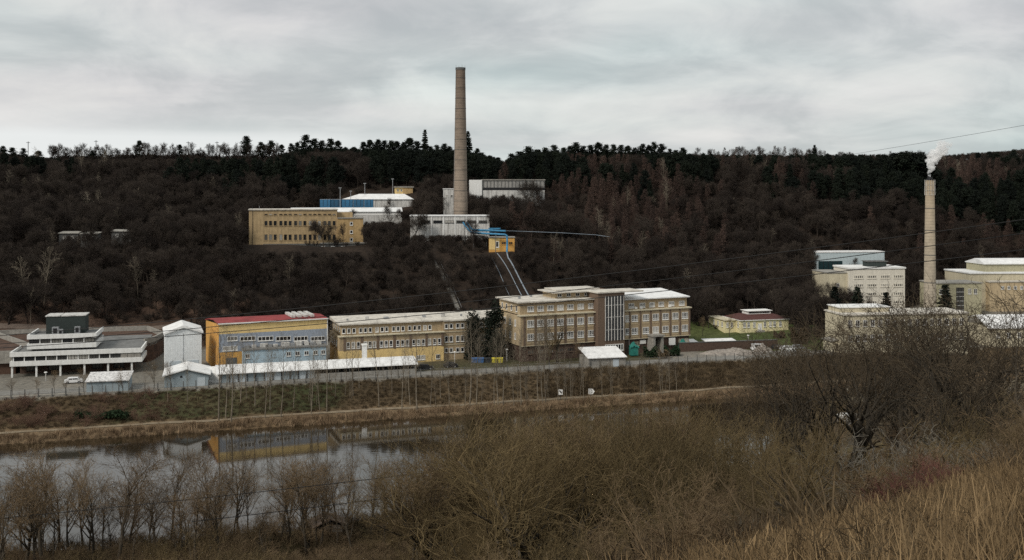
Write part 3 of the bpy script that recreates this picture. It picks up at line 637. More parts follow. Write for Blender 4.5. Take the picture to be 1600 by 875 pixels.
cl = B.add('clerestory', 'frame', rect(5, w - 4, 4.5, d - 3.5, e + 1.4, e + 2.5)); B.add('clerestory_roof', 'frame', rect(4.6, w - 3.6, 4.1, d - 3.1, e + 2.5, e + 2.65), parent=cl)
for i in range(6): link('pane', rect(-.6, .6, -.04, 0, 0, .5).mesh('pane', M['glass']), cl, (6.1 + i * (w - 11.2) / 5, 4.5, e + 1.75))
for a in (1163, 1169.5, 1178.5, 1195, 1203.5, 1210, 1219): B.win(B.t(a), 1.1, .9, 1.75, 2, 0, t=.1, transom=.6)
dr = B.add('door', 'frame', rect(B.t(1187.3) - .7, B.t(1187.3) + .7, -.08, 0, .1, 2.3)); B.add('steps', 'concrete', MB().box(B.t(1187) - 1.3, B.t(1187) + 1.3, -1.2, -.1, -.6, .1), parent=dr)
for yy in (1.5,): B.win(0, 1.1, .9, 1.75, 2, yy, side='L', t=.1, transom=.6)
for yy in (5, 8, 11): B.win(-4, 1.0, .9, 1.6, 2, yy, side='L', t=.1)
for xx in (-3.2, -1.6): B.win(xx, 1.0, .8, 1.6, 2, 3.0, t=.1)
# ---- right-hand plant: big hall, office, workshops
B = Bld('glazed_hall', 'big pale blue sheet hall with a dark teal glazed front, behind the cream office block', 'industrial hall', 1276, 486, 8, D=432)
w = B.t(1382); e = B.h(1276, 395); d = 9; foot(B, 0, w, 0, d)
B.add('wall', 'paleblue', rect(0, w, 0, d, -4, e)); B.add('roof', 'roofwhite', rect(-.2, w + .2, -.2, d, e, e + .4))
g = B.add('glazed_front', 'teal', rect(.8, B.t(1316), -.1, 0, -3, B.h(1276, 408)))
mb = MB()
for i in range(1, 5): mb.box(.8 + i * 2.1, .95 + i * 2.1, -.18, -.1, -3, B.h(1276, 408))
B.add('mullions', 'black', mb, parent=g)
B = Bld('cream_office', 'five-storey cream office block with strips of small windows, half hidden by bare trees', 'office building', 1327, 497, 6, z=0)
w = B.t(1414); e = B.h(1327, 420.5); d = 14; foot(B, -12, w, -1, d + 3)
B.add('wall', 'office', rect(0, w, 0, d, -2, e)); B.add('cornice', 'white', rect(-.3, w + .3, -.3, d + .2, e, e + .6))
xl = B.t(1293, 1.5); B.add('side_wing', 'cream', rect(xl, 0, 1.5, d + 2, -2, B.h(1300, 427, 1.5))); B.add('side_wing_roof', 'concrete', rect(xl - .15, -.31, 1.3, d + 2.2, B.h(1300, 427, 1.5), B.h(1300, 427, 1.5) + .3))
B.add('roof_plant', 'darkgreen', rect(B.t(1357, 3), B.t(1385, 3), 3, 8, e + .6, e + 2.4)); B.add('roof_plant_cap', 'concdark', rect(B.t(1356, 2.8), B.t(1388, 2.8), 2.8, 8.2, e + 2.4, e + 2.7))
for r_ in range(5):
    for a in (1341.5, 1362, 1383, 1403.5):
        B.win(B.t(a), B.h(1341, 435.5 + 13.4 * r_), B.t(a + 7.5) - B.t(a - 7.5), 1.35, 5, 0, t=.28, fr='office')
for r_ in range(4): B.win(xl + 4, B.h(1310, 448 + 14 * r_, 1.5), 1.2, 1.3, 2, 1.5)
B = Bld('low_lab', 'low cream laboratory wing with arched windows, glimpsed through bare branches below the chimney', 'laboratory', 1318, 548, 8, z=1.0)
w = B.t(1512); e = B.h(1318, 481 + 12); d = 12; foot(B, 0, w, 0, d)
B.add('wall', 'cream', rect(0, w, 0, d, -3, e)); B.add('roof', 'roofpale', rect(-.3, w + .3, -.4, d + .3, e, e + .4)); B.add('upper_room', 'cream', rect(1, B.t(1400), 4, d, e + .4, e + 1.7)); B.add('upper_room_roof', 'white', rect(.6, B.t(1402), 3.7, d + .2, e + 1.7, e + 1.95))
for i in range(16): B.win(2 + i * (w - 4) / 15, e - 3.3, 1.2, 1.9, 2, 0, t=.1); B.win(2 + i * (w - 4) / 15, e - 7.6, 1.2, 1.9, 2, 0, t=.1)
B = Bld('olive_hall', 'olive yellow workshop hall with tall dark glazed bay, right of the smoking chimney', 'workshop', 1462, 494, 6, z=0)
w = B.t(1534); e = B.h(1462, 443.5); foot(B, 0, w, 0, 12)
B.add('wall', 'olive', rect(0, w, 0, 12, -2, e)); B.add('roof', 'concrete', rect(-.3, w + .3, -.3, 12.2, e, e + .4))
B.win(B.t(1500), 1.5, B.t(1506) - B.t(1494), e - 3, 3, 0, transom=.5, fr='black', t=.12)
for i in range(5): B.add('mullion', 'frame', rect(B.t(1494), B.t(1506), -.14, -.1, 2.2 + i * 1.7, 2.3 + i * 1.7))
for a in (1470, 1480, 1515, 1524): B.win(B.t(a), e - 4, 1.3, 2, 2, 0)
B = Bld('stepped_depot', 'stepped cream building with pale flat roofs at the right edge of the plant', 'depot', 1515, 470, 4, D=405)
w = B.t(1640); foot(B, 0, w, 0, 24); z0 = -3; l1 = B.h(1515, 428); 
B.add('lower_wall', 'cream', rect(0, w, 0, 20, -14, l1)); B.add('lower_roof', 'roofwhite', rect(-.3, w, -.4, 20.3, l1, l1 + .5))
B.add('front_wing', 'tanlight', rect(B.t(1540), w, -3, -.02, -14, B.h(1560, 440))); B.add('front_wing_roof', 'roofpale', rect(B.t(1540) - .3, w, -3.3, -.42, B.h(1560, 440), B.h(1560, 438)))
xk = B.t(1538, 4); B.add('upper_wall', 'olive', rect(xk, w - 2, 4, 18, l1 + .5, B.h(1538, 412, 4)))
pr = [(3.4, B.h(1538, 412, 4)), (7, B.h(1538, 409, 4) + .6), (11, B.h(1538, 409, 4) + 1), (18.4, B.h(1538, 412, 4)), (18.4, B.h(1538, 412, 4) - .3), (3.4, B.h(1538, 412, 4) - .3)]
B.add('upper_roof', 'roofwhite', MB().profile(pr, xk - .4, w - 1.6))
for i in range(9): B.win(B.t(1560) + i * 2.6, B.h(1560, 451), 1.2, 1.3, 2, -3, t=.15)
B = Bld('white_roof_store', 'low store with wide bright white roof behind branches at the right edge', 'store', 1545, 536, 6, z=1)
w = B.t(1660); e = B.h(1545, 512); foot(B, 0, w, 0, 14)
B.add('wall', 'cream', rect(0, w, 0, 13, -3, e)); B.add('roof', 'roofwhite', MB().profile([(-.5, e), (6.5, e + 3.2), (13.5, e + 1.5), (13.5, e + 1.2), (6.5, e + 2.9), (-.5, e - .3)], -.4, w))
for i in range(6): B.win(3 + i * 3.4, 1.5, 1.2, 1.6, 2, 0)
B = Bld('lone_garage', 'tiny cream garage with one dark door, left of the laboratory wing', 'garage', 1301, 548, 10, z=.5)
w = B.t(1326); B.add('wall', 'cream', rect(0, w, 0, 6, -2, 2.6)); B.add('roof', 'concrete', MB().profy([(-.3, 2.6), (w / 2, 3.3), (w + .3, 2.6), (w + .3, 2.85), (w / 2, 3.55), (-.3, 2.85)], -.3, 6.2)); B.add('door', 'black', rect(1.0, 2.9, -.06, 0, 0, 2.0)); foot(B, 0, w, 0, 6)
# ---- upper terrace
B = Bld('ochre_works', 'three-storey ochre works building with dark window rows on the wooded terrace', 'factory building', 389, 384, 12, D=384)
wL = B.t(527); wR = B.t(567.5, -1); e = B.h(389, 328.5); d = 14; foot(B, 0, wR, -2, d + 2)
B.add('wall', 'ochre', rect(0, wL, 0, d, -8, e)); B.add('roof', 'roofpale', rect(-.3, wL + .3, -.4, d + .3, e, e + .4))
er = B.h(527, 341.5, -1); B.add('side_wing', 'ochre2', rect(wL, wR, -1, d - 1, -8, er)); B.add('side_wing_roof', 'concrete', rect(wL + .01, wR + .3, -1.3, d - .8, er, er + .35))
B.add('stair_head', 'ochre', rect(wL + .31, B.t(551, 3), 3, 10, er + .35, B.h(540, 332, 3)))
for a0 in (415.5, 438.8, 461.8, 484.6, 507.5):
    for j in range(3):
        a = a0 + j * 7.2
        B.win(B.t(a), B.h(a, 353), 1.25, 2.0, 1, 0, fr='ochre', t=.1); B.win(B.t(a), B.h(a, 375.5), 1.25, 2.3, 1, 0, fr='ochre', t=.1); B.win(B.t(a), B.h(a, 336.2), 1.25, .55, 1, 0, fr='ochre', t=.06)
for y_ in (352, 365, 377): B.win(B.t(549, -1), B.h(549, y_, -1), 1.1, 1.3, 1, -1, t=.16)
B.add('pipe', 'black', MB().tube([(B.t(394.5), -.2, -4), (B.t(394.5), -.2, e + 1.8)], .08)); B.add('mast', 'metal', MB().tube([(B.t(405), 2, e), (B.t(405), 2, e + 1.6)], .07))
yb = -4; B.add('basement_wall', 'concdark', rect(B.t(411, yb), B.t(578, yb), yb, -1.02, -12, B.h(500, 381, yb)))
B.add('basement_roof', 'concrete', rect(B.t(500, yb), B.t(578, yb), yb - .3, -1.03, B.h(500, 381, yb), B.h(500, 380, yb) + .1))
for a in (505, 520, 535, 552, 562, 572): B.win(B.t(a, yb), B.h(a, 390, yb), 1.3, 1.3, 1, yb, t=.16)
B = Bld('terrace_hall', 'white hall with bright flat roof behind the ochre works', 'industrial hall', 500, 350, 10, D=418)
w = B.t(628); xl = B.t(454, 3); e = B.h(560, 330.5); foot(B, xl, w, 0, 18)
B.add('wall', 'whitedirty', rect(xl + 2, w, 0, 16, -8, e)); B.add('roof', 'roofwhite', MB().profile([(-.5, e), (5, e + 1.5), (16.5, e + 1.4), (16.5, e + 1.1), (5, e + 1.2), (-.5, e - .2)], xl, w + .3))
B.add('wall_top', 'frame', rect(xl + 1.9, w + .02, -.1, 0, e - 1.6, e - .25))
B = Bld('gabled_warehouse', 'hip-ended white-roofed warehouse higher up, below the small yellow tower house', 'warehouse', 535, 322, 6, D=449)
w = B.t(646); e = B.h(535, 311.5); foot(B, 0, w, 0, 16)
B.add('wall', 'whitedirty', rect(.5, w - .5, 0, 15, -7, e)); x0 = 0
B.add('roof', 'roofwhite', MB().hexa([(-.4, -.5, e), (w + .3, -.5, e), (w + .3, 15.5, e), (-.4, 15.5, e)], [(7, 7, e + 2.4), (w - 4, 7, e + 2.4), (w - 4, 8, e + 2.4), (7, 8, e + 2.4)]))
for i, (a, b_) in enumerate(((500, 516), (517, 533), (534, 551), (552, 568), (569, 583))):
    B = Bld('container', ['darkest blue container, leftmost in the line above the white hall', 'blue container second in the line above the white hall', 'middle blue container above the white hall roof', 'dull blue container right of the middle one above the white hall', 'rightmost of the blue containers above the white hall roof'][i], 'container', a, 321.5, 4, D=437 + i * .6, group='blue containers in a line')
    w = B.t(b_); B.add('body', 'bluebox', rect(0, w, 0, 2.4, -1.5, 2.7)); B.add('lid', 'metal', rect(-.04, w + .04, -.05, 2.45, 2.7, 2.82)); B.add('door_bars', 'black', MB().box(w * .3, w * .3 + .12, -.08, 0, 0, 2.5).box(w * .7, w * .7 + .12, -.08, 0, 0, 2.5))
B = Bld('tower_house', 'small square yellow tower house with flat roof above the gabled warehouse', 'tower house', 617.5, 309, 10, D=463)
w = B.t(645); e = B.h(618, 293); B.add('wall', 'ochre2', rect(w * .45, w, 0, 5, -6, e)); B.add('low_wall', 'yellow', rect(0, w * .45 - .01, .3, 5, -3, e)); B.add('roof', 'concrete', rect(-.4, w + .4, -.4, 5.4, e, e + .5)); foot(B, 0, w, 0, 5)
for i in range(2): B.win(1.2 + 1.6 * i, e - 1.6, .8, .8, 1, .3)
B = Bld('boiler_house', 'long white flat-roofed boiler house with dark slot windows in front of the tall brick chimney', 'boiler house', 641, 362, 3, D=392)
w = B.t(765); e = B.h(641, 338); foot(B, 0, w, 0, 12)
B.add('wall', 'whitedirty', rect(0, w, 0, 11, -7, e)); B.add('roof', 'roofwhite', rect(-.3, w + .3, -.3, 11.3, e, e + .35))
for a, b_ in ((662, 672), (677, 691), (695, 709), (713, 727), (730, 744), (748, 761)): B.win((B.t(a) + B.t(b_)) / 2, B.h(a, 348.3), B.t(b_) - B.t(a), .95, 3, 0, fr='black', t=.07)
for a in (674.5, 693, 711, 728.7, 746): B.add('pilaster', 'white', rect(B.t(a) - .2, B.t(a) + .2, -.12, 0, -6, e))
B = Bld('white_block', 'narrow white two-window block just left of the tall brick chimney', 'outbuilding', 693, 337, 5, D=432)
w = B.t(714); e = B.h(693, 295.5); foot(B, 0, w, 0, 8)
B.add('wall', 'whitedirty', rect(0, w, 0, 8, -5, e)); B.add('roof', 'roofwhite', rect(-.2, w + .2, -.2, 8.2, e, e + .3))
for a in (698, 705.5): B.win(B.t(a), B.h(a, 308), 1.2, .9, 1, 0)
B = Bld('corrugated_hall', 'long grey corrugated hall with white end wall, right of the tall chimney', 'industrial hall', 733.5, 312, 3, D=443)
w = B.t(851); wl = B.t(753); e = B.h(733, 281); foot(B, 0, w, 0, 16)
B.add('end_block', 'white', rect(0, wl, -.6, 15, -5, e)); B.add('wall', mat('grey_corrugated', (.34, .33, .31), var=.2, streak=.5), rect(wl, w, 0, 14, -5, e - .2)); B.add('roof', 'concrete', rect(wl + .01, w + .3, -.4, 14.3, e - .2, e + .25))
B.add('window_strip', 'black', rect(wl + .5, w, -.15, 0, B.h(800, 296) - .3, B.h(800, 293))); B.add('lower_cladding', 'whitedirty', rect(wl + .5, w, -.1, 0, -4, B.h(800, 297)))
for i in range(18): x = wl + .7 + i * (w - wl - 1) / 17; B.add('rib', 'concdark', rect(x - .08, x + .08, -.2, -.0, B.h(800, 292.5), e - .2))
B = Bld('valve_house', 'small orange-yellow valve house where the blue pipes turn downhill', 'pump house', 764, 390, 2, D=372)
w = B.t(804); e = B.h(764, 371.5); foot(B, 0, w, 0, 6)
B.add('wall', 'orange', rect(0, w, 0, 6, -3, e)); B.add('side_wall', 'yellow', rect(.1, B.t(781), -.06, 0, 0, e - .1)); B.add('roof', 'concrete', rect(-.2, w + .2, -.3, 6.2, e, e + .25))
B.win(B.t(777), .8, 1.2, 2.2, 1, -.06, t=.2); B.win(B.t(787), 1.9, 1.6, .9, 2, 0, t=.08, fr='orange'); B.win(B.t(798), 1.9, 1.3, .9, 2, 0, t=.08, fr='orange')
# overgrown huts on the left slope
for i, (a, b_, y0_, y1_, lb_) in enumerate(((92, 122, 365, 378, 'grey hut half hidden in bare trees on the left slope, leftmost of three'), (126, 152, 366, 380, 'grey hut with pale eaves in the trees, middle of three on the left slope'), (174, 204, 362, 374, 'grey hut with small pale roof among trees, rightmost of three on the left slope'))):
    B = Bld('hillside_hut', lb_, 'hut', a, y1_, 6, D=372, group='huts among the trees'); w = B.t(b_); e = B.h(a, y0_); foot(B, 0, w, -3, 5)
    B.add('wall', 'concdark', rect(0, w, 0, 5, -3, e)); B.add('roof', 'concrete', MB().profile([(-.4, e), (5.4, e + .5), (5.4, e + .7), (-.4, e + .2)], -.3, w + .3)); B.win(w * .3, e - 1.9, 1, 1, 2); B.win(w * .7, e - 1.9, 1, 1, 2)
# ---- chimneys
def chimney_mat(name, c, c2):
    m = mat(name, c, var=.14, scale=.5); t = m.node_tree; b = t.nodes['Principled BSDF']; src = b.inputs['Base Color'].links[0].from_socket
    tc = N(t, 'ShaderNodeTexCoord'); sp = N(t, 'ShaderNodeSeparateXYZ'); L(t, tc.outputs['Object'], sp.inputs[0])
    f = mth(t, 'LESS_THAN', mth(t, 'FRACT', mth(t, 'DIVIDE', sp.outputs[2], 1.1)), .16)
    top = ramp(t, mth(t, 'DIVIDE', sp.outputs[2], 62.0), [(.2, (1, 1, 1)), (.95, c2)])
    o = mixc(t, 1.0, mixc(t, mth(t, 'MULTIPLY', f, .28), src, (.05, .04, .03)), top, 'MULTIPLY'); L(t, o, b.inputs['Base Color']); return m
D1 = 412; x1 = (719.5 - 800) / F * D1; zb = CH - 46 * D1 / F
c1 = empty('brick_chimney', (x1, D1, zb), 0, 'very tall tapering brick chimney, unlit, towering over the white boiler house', 'chimney')
h1 = CH + (HZ - 106) * D1 / F - zb
MB().lathe([(3.1, -4), (2.95, 0), (1.93, h1 - 1.0), (1.93, h1)], 28).build('shaft', chimney_mat('tall_chimney_brick', (.29, .235, .185), (.62, .58, .56)), c1, True)
MB().lathe([(2.02, h1 - .9), (2.05, h1 + .05), (1.6, h1 + .06)], 28).build('rim', M['concdark'], c1)
b = MB()
for i in range(14): b.lathe([(3.0 - (i + 1) * 1.02 / 15 * 1.0 + .03, h1 * (i + 1) / 15), (3.0 - (i + 1) * 1.02 / 15 + .03, h1 * (i + 1) / 15 + .12)], 28)
b.build('iron_band', M['concdark'], c1)
b = MB()
for s_ in (-.3, .3): b.tube([(-2.4 + s_, -1.9, 0), (-1.5 + s_, -1.35, h1)], .05, 4)
b.build('ladder', M['metal'], c1)
for i in range(4): a = i * pi / 2 + .4; MB().tube([(1.9 * cos(a), 1.9 * sin(a), h1), (1.9 * cos(a), 1.9 * sin(a), h1 + 1.1)], .05, 4).build('lightning_rod', M['metal'], c1)
D2 = 372; x2 = (1453 - 800) / F * D2; z2 = 0
h2 = CH + (HZ - 281) * D2 / F
c2 = empty('smoking_chimney', (x2, D2, 0), 0, 'slender tan brick chimney with steam rising from it, right of the cream office', 'chimney')
MB().lathe([(2.35, -2), (2.3, 0), (1.5, h2)], 24).build('shaft', chimney_mat('slim_chimney_brick', (.37, .32, .25), (.88, .80, .68)), c2, True)
MB().lathe([(1.62, h2 - .1), (1.66, h2 + .25), (.9, h2 + .3), (.85, h2 + 1.1), (.55, h2 + 1.1)], 24).build('rim', M['black'], c2)
b = MB()
for i in range(12):
    a = i * 2 * pi / 12; b.tube([(1.8 * cos(a), 1.8 * sin(a), h2 - 5.5), (1.72 * cos(a), 1.72 * sin(a), h2)], .06, 4)
for z_ in (h2 - 5.5, h2 - 3.8, h2 - 1.9): b.tube([(1.8 * cos(a), 1.8 * sin(a), z_) for a in np.linspace(0, 2 * pi, 16)], .05, 4)
b.build('antenna_cage', M['whitedirty'], c2)
b = MB()
for z_ in (14, 24, 33, 41): r_ = 2.3 - .8 * z_ / h2 + .04; b.lathe([(r_, z_), (r_, z_ + .25)], 24)
b.build('iron_band', M['concdark'], c2)
# steam: a lumpy closed shell filled with dense white vapour
def build_steam():
    import bmesh
    bm = bmesh.new(); rng = random.Random(5)
    pts = [(0, 1.4, .55), (.1, 3, .85), (.4, 4.8, 1.35), (.9, 6.6, 1.7), (1.5, 8.4, 2.0), (2.4, 10, 2.1), (3.6, 11.4, 2.3), (5, 12.3, 2.2), (6.4, 12.6, 1.8), (4.6, 9.6, 1.5), (5.6, 10.6, 1.4), (2.6, 7.8, 1.3), (2.9, 6.8, .7)]
    for x, z, r in pts:
        for _ in range(3):
            q = r * .55; mtx = __import__('mathutils').Matrix.Translation((x + rng.uniform(-q, q), rng.uniform(-q, q), z + rng.uniform(-q, q) * .8))
            bmesh.ops.create_icosphere(bm, subdivisions=2, radius=r * rng.uniform(.55, .95), matrix=mtx)
    me = bpy.data.meshes.new('steam_plume'); bm.to_mesh(me); bm.free()
    o = link('steam_plume', me, None, (x2, D2, h2 + .2)); tag(o, 'white steam plume drifting up to the right from the slender chimney', 'steam')
    md = o.modifiers.new('merge', 'REMESH'); md.mode = 'VOXEL'; md.voxel_size = .22
    tx = bpy.data.textures.new('puffs', 'CLOUDS'); tx.noise_scale = .9; tx.noise_depth = 3
    dm = o.modifiers.new('puff', 'DISPLACE'); dm.texture = tx; dm.strength = 1.8; dm.mid_level = .55
    m = bpy.data.materials.new('steam'); m.use_nodes = True; t = m.node_tree; t.nodes.clear()
    out = N(t, 'ShaderNodeOutputMaterial'); pv = N(t, 'ShaderNodeVolumePrincipled'); L(t, pv.outputs[0], out.inputs['Volume'])
    pv.inputs['Color'].default_value = (.98, .98, .98, 1); pv.inputs['Anisotropy'].default_value = 0.0
    tc = N(t, 'ShaderNodeTexCoord'); n = N(t, 'ShaderNodeTexNoise'); L(t, tc.outputs['Object'], n.inputs['Vector']); n.inputs['Scale'].default_value = .8; n.inputs['Detail'].default_value = 4
    sp = N(t, 'ShaderNodeSeparateXYZ'); L(t, tc.outputs['Object'], sp.inputs[0])
    hgt = ramp(t, mth(t, 'DIVIDE', sp.outputs[2], 14.0), [(0, (1, 1, 1)), (.5, (.7, .7, .7)), (1, (.12, .12, .12))])
    dn = ramp(t, n.outputs[0], [(.36, (0, 0, 0)), (.55, (1, 1, 1))])
    L(t, mth(t, 'MULTIPLY', mth(t, 'MULTIPLY', dn, hgt), 3.2), pv.inputs['Density'])
    me.materials.clear(); me.materials.append(m)
build_steam()
# ---- blue pipes and hillside conduits
def W3(px, py, D): return ((px - 800) / F * D, D, CH - (py - HZ) * D / F)
def pipe(name, m, label, pts, r, cat='pipe', group=None, sides=8, supports=0):
    root = empty(name, pts[0], 0, label, cat, group); o = np.array(pts[0]); P = [tuple(np.array(p) - o) for p in pts]
    MB().tube(P, r, sides).build('tube', M[m], root, True)
    n = len(P)
    for i in range(supports):
        f = (i + .5) / supports * (n - 1); a = int(f); q = np.array(P[a]) * (1 - f + a) + np.array(P[a + 1]) * (f - a); w_ = q + o; z_ = ter(w_[0], w_[1])
        if w_[2] - z_ > .3: rect(q[0] - .12, q[0] + .12, q[1] - .12, q[1] + .12, z_ - o[2] - .3, q[2]).build('support', M['concdark'], root)
    return root
pipe('heating_pipe', 'bluepipe', 'thick bright blue pipe from the boiler house, bending over the valve house and going down', [W3(724, 348, 390), W3(727, 353, 384), W3(737, 363.5, 376), W3(760, 365, 371), W3(789, 366.5, 369), W3(792, 368, 368.5), W3(792.5, 380, 368.5), W3(792, 394, 367)], .36, supports=5)
pipe('heating_pipe', 'bluepipe', 'second blue pipe running parallel just above the first, beside the boiler house', [W3(729, 348, 391), W3(738, 359, 380), W3(768, 360, 377), W3(790, 361, 376)], .34)
b = Bld('pipe_rack', 'flat blue pipe rack reaching right from the boiler house', 'pipe rack', 738, 363, 0, D=380)
b.add('deck', 'bluepipe', rect(0, b.t(786), 0, 2.2, .3, .75)); b.add('upper_pipe', 'bluepipe', rect(b.t(763), b.t(782), .3, 1.4, 1.2, 1.6))
for px in (740, 747, 760, 775): b.add('leg', 'metal', rect(b.t(px) - .08, b.t(px) + .08, .4, .56, -6, .3))
pipe('supply_pipe', 'greypipe', 'thin pale pipe running level to the right through the wood above the valve house', [W3(786, 360.5, 379), W3(830, 362, 383), W3(880, 364, 388), W3(930, 367, 394), W3(952, 370, 397)], .11, supports=0)
def down(px0, py0, D0, px1, py1, D1_, n=12, lift=.7):
    out = []
    for i in range(n + 1):
        f = i / n; px = px0 + (px1 - px0) * f; D = D0 + (D1_ - D0) * f; x = (px - 800) / F * D; out.append((x, D, ter(x, D) + lift))
    return out
pipe('downhill_pipe', 'greypipe', 'thick pale grey pipe running straight downhill from the blue bend to the tower block', [W3(792, 394, 367)] + down(794, 0, 365, 843, 0, 337), .25, supports=8)
pipe('downhill_pipe', 'greypipe', 'thinner grey pipe down the slope, left of the thick pale one', down(777, 0, 368, 831, 0, 337, lift=.9), .15, group='grey pipes down the slope', supports=0)
pipe('downhill_pipe', 'greypipe', 'faint grey pipe down the slope, third from the thick pale one', down(768, 0, 366, 808, 0, 337, lift=.6), .10, group='grey pipes down the slope')
# hillside stairs
P = down(683, 0, 364, 735, 0, 326, 40, .35); st = MB(); o = P[0]
root = empty('hillside_stairs', o, 0, 'long straight concrete staircase climbing the wooded slope behind the workshop', 'staircase')
for (ax, ay, az), (bx, by, bz) in zip(P, P[1:]):
    st.box(ax - o[0] - .7, ax - o[0] + .7, by - o[1], ay - o[1] - .01, bz - o[2] - .6, az - o[2] + .1)
st.build('steps', M['concrete'], root)
for s_ in (-.75, .75): MB().tube([(p[0] - o[0] + s_, p[1] - o[1], p[2] - o[2] + 1.1) for p in P], .06, 4).build('handrail', M['metal'], root)
for px, py0, py1, D, lb in ((531.5, 321, 294, 434, 'tall lamp post in front of the blue containers'), (548, 312, 299, 447, 'short lamp post left of the gabled warehouse roof'), (570, 306, 287, 456, 'lamp post rising behind the gabled warehouse roof'), (613.5, 303, 280, 461, 'lamp post beside the yellow tower house')):
    x, y, z = W3(px, py0, D); r_ = empty('street_lamp', (x, y, z), 0, lb, 'street lamp', 'lamp posts on the upper terrace'); h_ = (py0 - py1) / F * D
    MB().tube([(0, 0, -2), (0, 0, h_)], .12, 6).build('pole', M['metal'], r_); MB().box(-.6, .6, -.2, .2, h_, h_ + .25).build('lamp_head', M['metal'], r_)
for px, py0, py1, lb in ((71.5, 595, 583, 'pale lamp post in front of the terraced office columns'), (710.5, 568, 551, 'short round-topped lamp post right of the long workshop'), (792, 564, 547, 'lamp post by the yellow bins'), (983, 553, 529, 'lamp post in front of the brick retaining wall, nearest the tower block'), (1169, 546, 525, 'lamp post at the lawn below the yellow pavilion')):
    x, y = G(px, py0); r_ = empty('street_lamp', (x, y, 0), 0, lb, 'street lamp', 'lamp posts in the plant yard'); h_ = (py0 - py1) / F * y
    MB().tube([(0, 0, -1), (0, 0, h_)], .09, 6).build('pole', M['whitedirty'], r_); MB().lathe([(.1, h_), (.38, h_ + .08), (.34, h_ + .3), (.05, h_ + .36)], 10).build('lamp_head', M['frame'], r_)
# ---- bins, tarps, rubble, barrier, cars
for i, (a, b_, mt, lb) in enumerate(((737, 746, 'binblue', 'blue waste container, leftmost under the two conifers'), (747, 756, 'binblue', 'second blue waste container, next to the dark one'), (757, 767, 'bindark', 'dark waste container between the blue and yellow ones'), (769, 777, 'binyellow', 'yellow waste container next to the dark one'), (778, 786, 'binyellow', 'rightmost yellow waste container by the lamp post'))):
    B = Bld('waste_container', lb, 'waste container', a, 567, 10, group='waste containers in a row'); w = B.t(b_)
    B.add('body', mt, MB().hexa([(.1, .1, 0), (w - .1, .1, 0), (w - .1, 1.2, 0), (.1, 1.2, 0)], [(0, 0, 1.1), (w, 0, 1.1), (w, 1.3, 1.1), (0, 1.3, 1.1)])); B.add('lid', mt, MB().profile([(-.05, 1.1), (.65, 1.4), (1.35, 1.1)], -.05, w + .05))
for a, b_, y, h_, lb in ((985, 999, 545, 1.9, 'pointed teal tarpaulin over goods, left of the dark hedge'), (1063, 1076, 540, 1.9, 'teal tarpaulin heap at the right end of the dark hedge')):
    B = Bld('tarpaulin', lb, 'tarpaulin', a, y, 10, D=(302 if a > 1000 else 292)); w = B.t(b_); mb = MB(); nx = 9
    V = [(w * i / nx, 2.4 * j / 4, h_ * (.35 + .65 * math.exp(-((i / nx - .45) / .28) ** 2)) * (1 - abs(j / 4 - .5) * 1.3) + .12 * math.sin(i * 2.1 + j * 1.7)) for j in range(5) for i in range(nx + 1)]
    mb.v = [(x, y_, max(z, -.3)) for x, y_, z in V]; mb.f = [(j * (nx + 1) + i, j * (nx + 1) + i + 1, (j + 1) * (nx + 1) + i + 1, (j + 1) * (nx + 1) + i) for j in range(4) for i in range(nx)]
    mb.box(.2, w - .2, .3, 2.1, -2, h_ * .25)
    B.add('cover', 'green', mb)
def heap(name, label, px, py, wx, wy, h_, m, seed=0, z=0, cat='heap'):
    x, y = G(px, py, z); rng = random.Random(seed); mb = MB(); n = 18; V = []
    for j in range(n + 1):
        for i in range(n + 1):
            u, v = i / n * 2 - 1, j / n * 2 - 1; rr_ = u * u + v * v
            V.append((u * wx, v * wy, max(0, 1 - rr_) * h_ * (1 + .35 * sin(u * 7 + seed) * cos(v * 5)) + rng.uniform(-.12, .12) * (rr_ < .95) - .1))
    mb.v = V; mb.f = [(j * (n + 1) + i, j * (n + 1) + i + 1, (j + 1) * (n + 1) + i + 1, (j + 1) * (n + 1) + i) for j in range(n) for i in range(n)]
    o_ = mb.build(name, M[m], None, True); o_.location = (x, y, z); tag(o_, label, cat)
heap('gravel_heap', 'wide low heap of pale rubble behind the fence, below the brick retaining wall', 1145, 553, 10, 3.5, 1.5, 'rubble', 1)
heap('gravel_heap', 'small grey rubble heap beside the parked machine', 1192, 549, 3.0, 2, 2.0, 'rubble', 2)
B = Bld('concrete_barrier', 'pale concrete slab fence at the right end of the yard, below the parked vans', 'concrete wall', 1203, 558, 14)
w = B.t(1266)
for i in range(12): B.add('slab', 'concrete', rect(w * i / 12 + .04, w * (i + 1) / 12 - .04, 0, .14, -1, 1.55 - .02 * (i % 3)))
B.add('cap', 'whitedirty', rect(0, w, -.05, .19, 1.56, 1.66))
